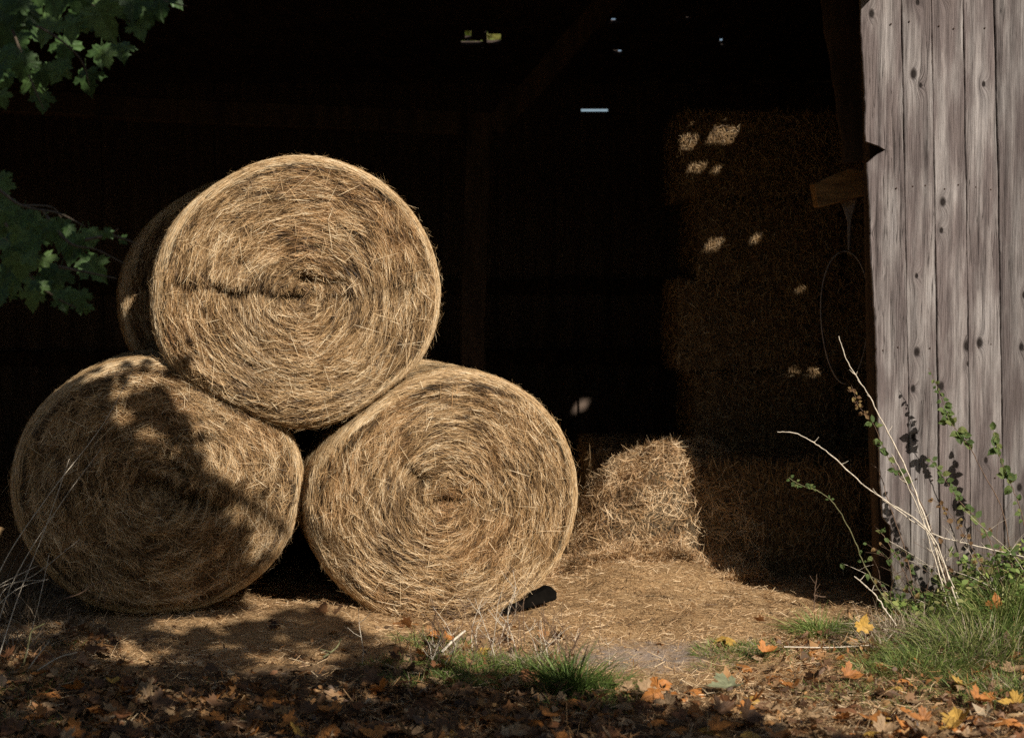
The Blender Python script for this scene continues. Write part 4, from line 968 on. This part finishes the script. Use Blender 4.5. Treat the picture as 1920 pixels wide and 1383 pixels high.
grass_obj('grass', [(1375, 1225, .17, .16, 900, .06, .9), (1430, 1215, .14, .12, 420, .05, .9), (1330, 1250, .1, .08, 200, .04, .9),
   (1860, 1215, .28, .24, 2000, .22, .8), (1790, 1240, .28, .20, 1400, .16, 1.0), (1700, 1255, .24, .16, 1200, .12, .9), (1900, 1150, .25, .25, 1700, .25, .7), (1900, 1300, .3, .2, 900, .12, .9), (1650, 1300, .3, .15, 420, .07, 1), (1640, 1215, .2, .12, 500, .08, .9), (1780, 1170, .3, .15, 700, .12, .8), (1560, 1290, .25, .1, 260, .05, 1.0), (1880, 1290, .2, .1, 600, .08, .9), (1500, 1230, .25, .12, 260, .05, .9), (1800, 1330, .4, .15, 350, .05, 1.0)],
   'green grass growing thick on the sunny bank below the plank wall', 'grass', tint=(.5, .28), hue=(.46, .24))
grass_obj('grass', [(850, 1240, .16, .10, 420, .10, 1.0), (940, 1245, .14, .10, 380, .11, 1.0), (1010, 1262, .12, .08, 260, .14, .8), (1140, 1290, .12, .08, 200, .12, 1.0), (800, 1282, .22, .1, 420, .08, .9), (900, 1262, .2, .12, 480, .09, .9), (980, 1285, .18, .1, 420, .08, .9), (740, 1240, .14, .08, 200, .06, .9), (1110, 1330, .2, .08, 300, .08, 1.0), (1180, 1310, .15, .06, 150, .05, 1), (830, 1215, .12, .07, 260, .09, .8), (780, 1205, .1, .05, 160, .10, .9)],
   'short green grass mixed with dead leaves in front of the right bale', 'grass', tint=(.5, .2), hue=(.5, .18))
grass_obj('grass', [(30, 1290, .3, .2, 260, .08, 1), (60, 1360, .3, .1, 300, .06, 1), (100, 1215, .12, .1, 120, .07, 1), (330, 1290, .4, .1, 120, .05, 1)], 'sparse dark grass in the shade at the bottom left corner', 'grass', tint=(.3, .2), hue=(.5, .2))
grass_obj('dead_grass', [(880, 1235, .2, .1, 260, .10, 1.0), (1000, 1250, .15, .1, 160, .14, .8), (1850, 1230, .3, .2, 420, .20, .9), (1700, 1190, .25, .12, 520, .18, .7), (1660, 1210, .2, .1, 300, .11, .9), (1820, 1130, .3, .1, 260, .18, .7), (1500, 1220, .3, .12, 200, .07, 1.2), (1900, 1290, .2, .15, 200, .10, 1)], 'straw-coloured dead grass among the green at the wall foot', 'dead grass', 'dry_stem', hue=(.6, .1), tint=(.75, .15))
grass_obj('dead_grass', [(-20, 1120, .2, .15, 420, .34, .7), (60, 1130, .2, .12, 300, .22, .9), (40, 1160, .22, .15, 620, .24, .8), (110, 1180, .2, .12, 260, .12, 1.0), (0, 1220, .25, .2, 380, .17, .9), (150, 1240, .15, .1, 120, .08, 1.1)], 'tangled brown dead grass in front of the leaf-shaded bale', 'dead grass', 'dry_stem', hue=(.55, .12), tint=(.45, .2))

def stalks(name, specs, mat, label, cat, k=5, group=None):
    """specs: list of (list of (px,py,Y), r0, r1)"""
    first = at(*specs[0][0][0]); O = np.array([first[0], first[1], 0]); root = empty(name, O)
    for pts, r0, r1 in specs:
        tubes('stem', [(smooth_path([at(*q) for q in pts], 6) - O, r0, r1)], mat, root, k, .12)
    tag(root, label, cat, group); return root, O
# long dry stalks leaning across the left bale
stalks('dry_grass_clump', [([(-60, 1260, 6.3), (0, 1070, 6.4), (90, 930, 6.5), (190, 800, 6.6), (250, 690, 6.7)], .0028, .0010), ([(-40, 1300, 6.2), (20, 1100, 6.3), (110, 950, 6.4), (190, 840, 6.5)], .0026, .001), ([(-20, 1290, 6.1), (30, 1130, 6.3), (85, 990, 6.4), (130, 860, 6.5)], .0026, .001),
   ([(-80, 1150, 6.2), (0, 1100, 6.3), (60, 1080, 6.4), (150, 1010, 6.5)], .0022, .001), ([(-60, 1130, 6.2), (10, 1090, 6.3), (60, 1065, 6.4), (72, 1060, 6.4)], .0022, .001), ([(-20, 1190, 6.2), (0, 1118, 6.3), (30, 1092, 6.4), (88, 1086, 6.4)], .0022, .001), ([(-30, 1160, 6.2), (30, 1105, 6.3), (90, 1085, 6.4)], .0022, .001), ([(45, 1250, 6.2), (60, 1180, 6.3), (75, 1120, 6.3), (92, 1040, 6.4)], .0024, .001)],
   M['pale_stem'], 'long thin dry grass stalks leaning across the leaf-shaded left bale', 'dry grass')
stalks('broken_stalk', [([(44, 1245, 6.15), (54, 1205, 6.15), (60, 1182, 6.15), (84, 1168, 6.15)], .0038, .0024)], M['green_stem'], 'bent hooked stalk low in front of the left bale', 'dry stalk', 6)
stalks('broken_stalk', [([(120, 1122, 6.8), (150, 1112, 6.8), (193, 1090, 6.8), (196, 1140, 6.8)], .003, .002)], M['brown_stem'], 'thin reddish stalk folded sharply downward before the left bale', 'dry stalk', 6)
stalks('broken_stalk', [([(50, 1258, 6.1), (70, 1230, 6.1), (92, 1202, 6.1)], .003, .002), ([(70, 1256, 6.1), (110, 1232, 6.1), (145, 1222, 6.1)], .003, .002)], M['pale_stem'], 'two short straight pale stalks crossing in the lower left weeds', 'dry stalk', 6)
stalks('fallen_stick', [([(1490, 1300, 5.98), (1520, 1276, 6.12), (1548, 1250, 6.26)], .011, .007)], M['brown_stem'], 'short dark stick lying in the sunny litter before the wall', 'stick', 7)
stalks('fallen_stick', [([(828, 1222, 6.55), (850, 1200, 6.6), (872, 1182, 6.65)], .006, .005)], M['pale_stem'], 'short pale stick leaning in the grass below the right bale', 'stick', 6)
stalks('fallen_stick', [([(606, 1232, 6.55), (630, 1214, 6.6), (640, 1196, 6.62)], .005, .003), ([(622, 1222, 6.56), (600, 1216, 6.56)], .003, .002)], M['green_stem'], 'small forked twig standing on the shaded ridge', 'stick', 6)
stalks('fallen_stick', [([(1470, 1212, 6.6), (1560, 1213, 6.6), (1640, 1208, 6.6)], .003, .002)], M['pale_stem'], 'long straight straw lying across the grass left of the yellow leaf', 'stick', 5)

# thin dead weeds in front of the right bale
def dead_weeds():
    root = empty('dead_weeds', on_ground(960, 1240)); O = np.array(root.location)
    rs = random.Random(5)
    for i in range(78):
        px = rs.choice([rs.gauss(950, 80), rs.gauss(810, 55), rs.gauss(1045, 45)]); b = on_ground(px, rs.uniform(1205, 1262)); H = rs.uniform(.10, .30) * (1.25 if 900 < px < 1010 else .85)
        p = [b]; d = np.array([rs.gauss(0, .22), rs.gauss(0, .2), 1.0])
        for s in range(4): d = d + np.array([rs.gauss(0, .2), rs.gauss(0, .15), 0]); p.append(p[-1] + unit(d) * H / 4)
        specs = [(smooth_path(p, 3) - O, .0020, .0008)]
        for s in range(rs.randint(1, 4)):
            q = p[rs.randint(1, 3)]; dd = unit(np.array([rs.choice([-1, 1]) * rs.uniform(.5, 1), rs.gauss(0, .3), rs.uniform(.4, 1)])); specs.append((np.array([q, q + dd * H * .15, q + dd * H * .28 + np.array([0, 0, .01])]) - O, .0012, .0006))
        tubes('stem', specs, M['brown_stem'] if rs.random() < .75 else M['pale_stem'], root, 4, .1)
    tag(root, 'cluster of thin branching dead weeds standing before the sunlit lower bale', 'weeds')
dead_weeds()

# ------------------------------------------------------------------ brambles and stalks against the wall
def small_leaf(name, mat, seed, cur=.5):
    rs = np.random.default_rng(seed); half = [(0, 0), (.16, .04), (.28, .16), (.30, .28), (.36, .36), (.33, .48), (.36, .56), (.26, .66), (.24, .76), (.12, .84), (0, 1.0)]
    V = [(0, .35, 0)]; pts = half + [(-x, y) for x, y in half[-2:0:-1]]
    for x, y in pts: V.append((x * (1 + rs.normal(0, .06)), y, abs(x) * .35 - cur * (y - .4) ** 2 + rs.normal(0, .01)))
    k = len(pts); return mesh_np(name, np.array(V), [(0, 1 + i, 1 + (i + 1) % k) for i in range(k)], mat)
bl = {c_: [small_leaf('leaf', M[c_], s_, cu) for s_, cu in ((1, .3), (2, .9), (3, -.3))] for c_ in ('leaf_bramble', 'leaf_bramble_red')}
def cane(pts, r0, r1, mat, label, leaves=(), name='bramble_cane', extra=()):
    """leaves: (t0,t1,count,size m,kind)"""
    p0 = at(*pts[0]); O = np.array([p0[0], p0[1], 0]); root = empty(name, O); path = smooth_path([at(*q) for q in pts], 7)
    path = path + RNG.normal(0, .0016, path.shape) * np.array([1, .6, .6]); extra_tw = []
    if name == 'dry_stalk':
        for _ in range(5):
            q = path[RNG.integers(3, len(path) - 2)]; dd = unit(np.array([RNG.choice([-1, 1]) * RNG.uniform(.4, 1), RNG.normal(0, .2), RNG.uniform(.2, 1)])); ln = RNG.uniform(.015, .05)
            extra_tw.append((np.array([q, q + dd * ln * .5, q + dd * ln + np.array([0, 0, .004])]) - O, r0 * .35, r1 * .35))
    for _ in range(1): tubes('stem', [(path - O, r0 * .78, r1 * .78)] + [(smooth_path([at(*q) for q in e], 5) - O, r0 * .7, r1) for e in extra] + extra_tw, mat, root, 6, .35)
    paths = [path]
    for (t0, t1, n, sz, kd) in leaves:
        for i in range(n):
            t = t0 + (t1 - t0) * (i + random.random() * .6) / n; q = path[min(len(path) - 1, int(t * (len(path) - 1)))]
            for j in range(random.choice([2, 3, 3])):
                a = random.uniform(0, 6.28); d = np.array([math.cos(a), random.uniform(-.5, .25), math.sin(a) * .8 + .1])
                s = sz * random.uniform(.6, 1.15)
                link('leaf', random.choice(bl[kd]), root, q + unit(d) * .006 - O, rot_from(d, (random.uniform(-.6, .6), -1, random.uniform(.0, 1))), s)
    tag(root, label, 'bramble' if name == 'bramble_cane' else 'dry stalk', 'canes and stalks in front of the plank wall')
cane([(1790, 1152, 7.25), (1742, 992, 7.25), (1700, 880, 7.3), (1660, 800, 7.32), (1625, 735, 7.35), (1590, 680, 7.38), (1572, 630, 7.4)], .0055, .0022, M['pale_stem'], 'tallest pale bare stalk crossing the wall edge up into the dark doorway', name='dry_stalk')
cane([(1800, 1150, 7.1), (1748, 1005, 7.1), (1661, 938, 7.1), (1622, 911, 7.1), (1560, 855, 7.1), (1520, 826, 7.1), (1490, 812, 7.1), (1458, 809, 7.1)], .0050, .0022, M['pale_stem'], 'pale bare stalk arching left from the wall foot far into the dark doorway', name='dry_stalk')
cane([(1655, 935, 7.3), (1745, 998, 7.3), (1800, 1015, 7.3), (1886, 1036, 7.3), (1945, 1048, 7.3)], .004, .0025, M['pale_stem'], 'pale stalk lying nearly level across the lower part of the wall', name='dry_stalk')
cane([(1806, 1140, 7.2), (1770, 1060, 7.22), (1735, 985, 7.24), (1700, 905, 7.26), (1672, 850, 7.28)], .0045, .002, M['pale_stem'], 'straight pale stalk leaning just beside the tallest one', name='dry_stalk')
cane([(1782, 1160, 7.15), (1762, 1080, 7.17), (1738, 1000, 7.2), (1722, 940, 7.2)], .0045, .002, M['pale_stem'], 'short thick pale stalk rising from the green bank', name='dry_stalk')
cane([(1680, 1172, 6.9), (1660, 1142, 6.9), (1635, 1108, 6.9), (1602, 1080, 6.9)], .0045, .003, M['pale_stem'], 'short white curved stick at the dark floor edge left of the wall', name='dry_stalk')
cane([(1526, 1142, 7.2), (1528, 1110, 7.2), (1532, 1074, 7.2)], .004, .002, M['brown_stem'], 'small upright brown stub above the arching green tuft', name='dry_stalk', extra=[[(1528, 1115, 7.2), (1540, 1118, 7.2), (1550, 1118, 7.2)]])
cane([(1690, 1150, 7.0), (1650, 1108, 7.0), (1622, 1060, 7.0), (1600, 1008, 7.0), (1568, 950, 7.0), (1540, 924, 7.0), (1508, 912, 7.0), (1478, 896, 7.0)], .004, .002, M['green_stem'], 'bramble cane arching into the dark doorway with pale green leaves at its tip', [(.80, 1, 6, .022, 'leaf_bramble'), (.6, .68, 1, .02, 'leaf_bramble'), (.3, .4, 2, .02, 'leaf_bramble')])
cane([(1790, 1130, 7.35), (1735, 960, 7.35), (1690, 895, 7.38), (1662, 850, 7.4), (1640, 800, 7.42), (1610, 760, 7.42), (1597, 722, 7.42)], .003, .0012, M['brown_stem'], 'leafy bramble crossing the wall edge with small reddish leaves at its tip', [(.75, 1, 8, .024, 'leaf_bramble_red'), (.3, .75, 9, .034, 'leaf_bramble')])
cane([(1900, 1075, 7.4), (1880, 960, 7.42), (1840, 880, 7.44), (1812, 828, 7.45), (1780, 788, 7.47), (1762, 735, 7.5), (1742, 690, 7.5)], .0035, .0012, M['brown_stem'], 'highest leafy bramble on the wall with green leaves along its upper half', [(.78, 1, 6, .024, 'leaf_bramble'), (.5, .78, 10, .048, 'leaf_bramble')])
cane([(1935, 1050, 7.38), (1915, 960, 7.4), (1893, 900, 7.42), (1872, 850, 7.44), (1858, 790, 7.46)], .0035, .0012, M['brown_stem'], 'leafy bramble nearest the picture edge with broad green leaves', [(.45, 1, 11, .046, 'leaf_bramble'), (.1, .4, 4, .034, 'leaf_bramble')])
cane([(1880, 1100, 7.3), (1850, 1000, 7.32), (1800, 940, 7.34), (1765, 890, 7.38), (1740, 855, 7.4)], .003, .0012, M['brown_stem'], 'small bramble low on the wall between the pale stalks and the highest bramble', [(.5, 1, 8, .036, 'leaf_bramble'), (.15, .5, 7, .036, 'leaf_bramble')])
cane([(1716, 1130, 7.4), (1700, 1040, 7.42), (1672, 960, 7.44), (1650, 890, 7.46), (1634, 868, 7.47)], .004, .0018, M['brown_stem'], 'dark bare bramble stem close to the wall corner', [(.0, .25, 3, .026, 'leaf_bramble')])
cane([(1712, 1120, 7.35), (1690, 1060, 7.37), (1660, 1010, 7.4), (1640, 985, 7.42)], .0035, .0015, M['brown_stem'], 'short brown bramble stem at the foot of the wall corner', [(.1, .9, 4, .026, 'leaf_bramble')])
cane([(1860, 1110, 7.2), (1835, 1050, 7.22), (1800, 990, 7.25), (1770, 950, 7.28), (1745, 935, 7.3)], .003, .0012, M['brown_stem'], 'reddish bramble arching low in front of the wall', [(.2, 1, 7, .026, 'leaf_bramble_red')])

# low weeds at the foot of the wall
def weeds():
    mesh_pool = []
    n = 2100; ps = []
    V0 = np.array([(0, 0), (.28, .2), (.33, .5), (.2, .8), (0, 1.0), (-.2, .8), (-.33, .5), (-.28, .2)]); k = 8
    x = RNG.uniform(1.78, 2.75, n); y = RNG.uniform(6.9, 7.6, n); y = np.where(RNG.random(n) < .6, RNG.uniform(7.3, 7.6, n), y); g = gh(x, y)
    hmax = .05 + .22 * vn(np.stack([x * 5, y * 3], -1), 3) + .10 * sstep(2.1, 2.6, x); z = g + RNG.random(n) * hmax
    d = unit(RNG.normal(0, 1, (n, 3)) * np.array([1, 1, .6])); up = unit(RNG.normal(0, .5, (n, 3)) + np.array([0, -.5, 1])); sx = unit(np.cross(d, up)); L_ = RNG.uniform(.012, .042, n)
    z = np.where(x < 1.98, g + (z - g) * .45, z)
    V = np.stack([x, y, z], -1)[:, None] + (sx[:, None] * V0[None, :, :1] + d[:, None] * V0[None, :, 1:]) * L_[:, None, None]
    F = (np.arange(n) * k)[:, None] + np.arange(k)[None]
    A = {'tint': np.repeat(np.clip(RNG.normal(.6, .25, n), 0, 1), k), 'hue': np.repeat(RNG.random(n), k)}
    tag(link('weeds', mesh_np('weeds', V.reshape(-1, 3), F, M['grass'], A)), 'small-leaved green weeds crowding the foot of the plank wall', 'weeds', kind='stuff')
weeds()

# a tree behind the barn, glimpsed green through a gap in the roof
def far_tree():
    c = at(905, 75, 24.0); root = empty('garden_tree', (c[0], 24, 0)); O = np.array([c[0], 24, 0])
    tubes('trunk', [(smooth_path([(c[0], 24, 0), (c[0] + .1, 24, 2), (c[0], 24, 4.5)]) - O, .25, .1)], M['bark'], root, 8, .1)
    n = 7000; P = RNG.normal(0, 1, (n, 3)); P = unit(P) * (RNG.random(n) ** .4)[:, None] * np.array([2.0, 1.8, 2.0]) * (.7 + .6 * vn(unit(P) * 3 + 7, 3))[:, None] + np.array([0, 0, c[2] + .2])
    d = unit(RNG.normal(0, 1, (n, 3))); up = unit(RNG.normal(0, 1, (n, 3))); sx = unit(np.cross(d, up)); L_ = RNG.uniform(.08, .16, n)[:, None, None]
    T = np.array([(-.5, 0), (.5, 0), (.35, 1), (-.35, 1)]); V = P[:, None] + (sx[:, None] * T[None, :, :1] + d[:, None] * T[None, :, 1:]) * L_
    A = {'tint': np.repeat(RNG.uniform(.5, 1, n), 4), 'hue': np.repeat(RNG.random(n), 4)}
    link('crown', mesh_np('crown', V.reshape(-1, 3), (np.arange(n) * 4)[:, None] + np.arange(4)[None], M['grass'], A), root)['kind'] = 'stuff'
    tag(root, 'green tree behind the barn glimpsed through the widest roof gap', 'tree')
far_tree()

# crumbled leaf bits and stems between the leaves of the foreground
def debris():
    n = 34000; x = RNG.uniform(-2.5, 2.5, n); y = RNG.uniform(4.9, 6.9, n); px = 960 + x / y * F_PX
    k = RNG.random(n) < np.where(y < 6.05, np.where(px > 1180, .5, .9), np.where((px < 220) | (px > 1450), .5, .12)) * (.3 + .9 * vn(np.stack([x * 6, y * 6], -1), 90)) * np.where((px > 1060) & (px < 1350) & (y > 5.9), .2, 1)
    x, y = x[k], y[k]; n = len(x); a = RNG.uniform(0, 6.28, n)
    D = np.stack([np.cos(a), np.sin(a), RNG.normal(.1, .35, n)], -1)
    thin = RNG.random(n) < .6; L_ = np.where(thin, RNG.uniform(.03, .11, n), RNG.uniform(.015, .04, n)); W_ = np.where(thin, RNG.uniform(.0015, .004, n), RNG.uniform(.008, .02, n))
    V, F, A = ribbons(np.stack([x, y, gh(x, y) + .004 + RNG.random(n) ** 2 * .035], -1), D, L_, W_, np.tile([0, 0, 1.], (n, 1)), RNG.normal(.1, .3, n), 2, .4, 1.3, np.clip(np.where(thin, .72, .42) + RNG.normal(0, .22, n), 0, 1), RNG.random(n))
    tag(link('leaf_debris', mesh_np('leaf_debris', V, F, M['litter'], A)), 'crumbled brown leaf bits and dry stems scattered between the fallen leaves', 'debris', kind='stuff')
debris()

# unseen leaf ring added behind and beside the camera to block sky light
def sky_block_foliage():
    n = 26000; ang = RNG.uniform(0, 2 * math.pi, n); ang = ang[(np.sin(ang) < .25)]; n = len(ang)
    rad = RNG.uniform(15, 19, n); top = 8.2 + 1.4 * vn(np.stack([np.cos(ang) * 4, np.sin(ang) * 4], -1), 3); z = RNG.random(n) * top
    P = np.stack([np.cos(ang) * rad, 4 + np.sin(ang) * rad, z], -1); d = unit(RNG.normal(0, 1, (n, 3))); up = unit(RNG.normal(0, 1, (n, 3))); sx = unit(np.cross(d, up)); L_ = RNG.uniform(.25, .6, n)[:, None, None]
    T = np.array([(0, 0), (.35, .35), (.25, .8), (0, 1), (-.25, .8), (-.35, .35)]); V = P[:, None] + (sx[:, None] * T[None, :, :1] + d[:, None] * T[None, :, 1:]) * L_
    A = {'tint': np.repeat(RNG.uniform(.1, .7, n), 6), 'hue': np.repeat(RNG.random(n), 6)}
    tag(link('sky_block_foliage', mesh_np('sky_block_foliage', V.reshape(-1, 3), (np.arange(n) * 6)[:, None] + np.arange(6)[None], M['grass'], A)), 'unseen ring of leaves added round the yard to block sky light', 'wood', kind='stuff')
sky_block_foliage()

# rusty nail heads in two rows on the boards
def nails():
    k = 0
    for i in range(6):
        for z in (2.84, 2.06, 1.28, .62):
            for f_ in (.28, .74):
                if random.random() < .25: continue
                l = bnd[i][1] + (bnd[i][0] - bnd[i][1]) * z / 3.14; r = bnd[i + 1][1] + (bnd[i + 1][0] - bnd[i + 1][1]) * z / 3.14
                x = l + (r - l) * (f_ + random.uniform(-.06, .06)); zz = z + random.uniform(-.02, .02); a = np.linspace(0, 2 * math.pi, 8, endpoint=False)
                if 'nm_' not in globals():
                    V = np.concatenate([np.stack([np.cos(a) * .0045, 0 * a, np.sin(a) * .0045], -1), np.stack([np.cos(a) * .003, 0 * a - .002, np.sin(a) * .003], -1), [[0, -.0022, 0]]])
                    F = [(j, (j + 1) % 8, (j + 1) % 8 + 8, j + 8) for j in range(8)] + [(8 + j, 8 + (j + 1) % 8, 16) for j in range(8)]
                    globals()['nm_'] = mesh_np('nail', V, F, M['nail'])
                link('nail', nm_, fw, (x, WY - .003, zz)); k += 1
nails()

# tangle of thin stems at the wall foot
def tangle():
    root = empty('tangled_stems', (2.2, 7.4, 0)); O = np.array([2.2, 7.4, 0]); rs = random.Random(12)
    for i in range(44):
        x = rs.uniform(1.80, 2.6); y = rs.uniform(7.15, 7.56); b = np.array([x, y, float(gh(x, y))]); H = rs.uniform(.15, .55); d = np.array([rs.gauss(-.35, .35), rs.gauss(0, .12), 1.0]); p = [b]
        for s_ in range(4):
            d = d + np.array([rs.gauss(-.05, .25), rs.gauss(0, .06), -.12]); q = p[-1] + unit(d) * H / 4; q[1] = min(q[1], 7.61); p.append(q)
        specs = [(smooth_path(p, 3) - O, .0018, .0007)]
        for s_ in range(rs.randint(0, 3)):
            q = p[rs.randint(1, 3)]; dd = unit(np.array([rs.choice([-1, 1]) * rs.uniform(.4, 1), -.1, rs.uniform(.2, 1)])); specs.append((np.array([q, q + dd * H * .12, q + dd * H * .22 - np.array([0, 0, .01])]) - O, .001, .0005))
        tubes('stem', specs, M[rs.choice(['brown_stem', 'brown_stem', 'brown_stem', 'pale_stem', 'green_stem'])], root, 4, .1)
        if rs.random() < .6:
            for _ in range(rs.randint(2, 5)):
                q = p[rs.randint(1, 4)]; a = rs.uniform(0, 6.28); dd = np.array([math.cos(a), -.2, math.sin(a)])
                link('leaf', rs.choice(bl[rs.choice(['leaf_bramble', 'leaf_bramble', 'leaf_bramble_red'])]), root, q - O, rot_from(dd, (rs.uniform(-.5, .5), -1, rs.uniform(0, 1))), rs.uniform(.018, .036))
    tag(root, 'tangle of thin brown stems and small leaves covering the foot of the wall', 'weeds')
tangle()
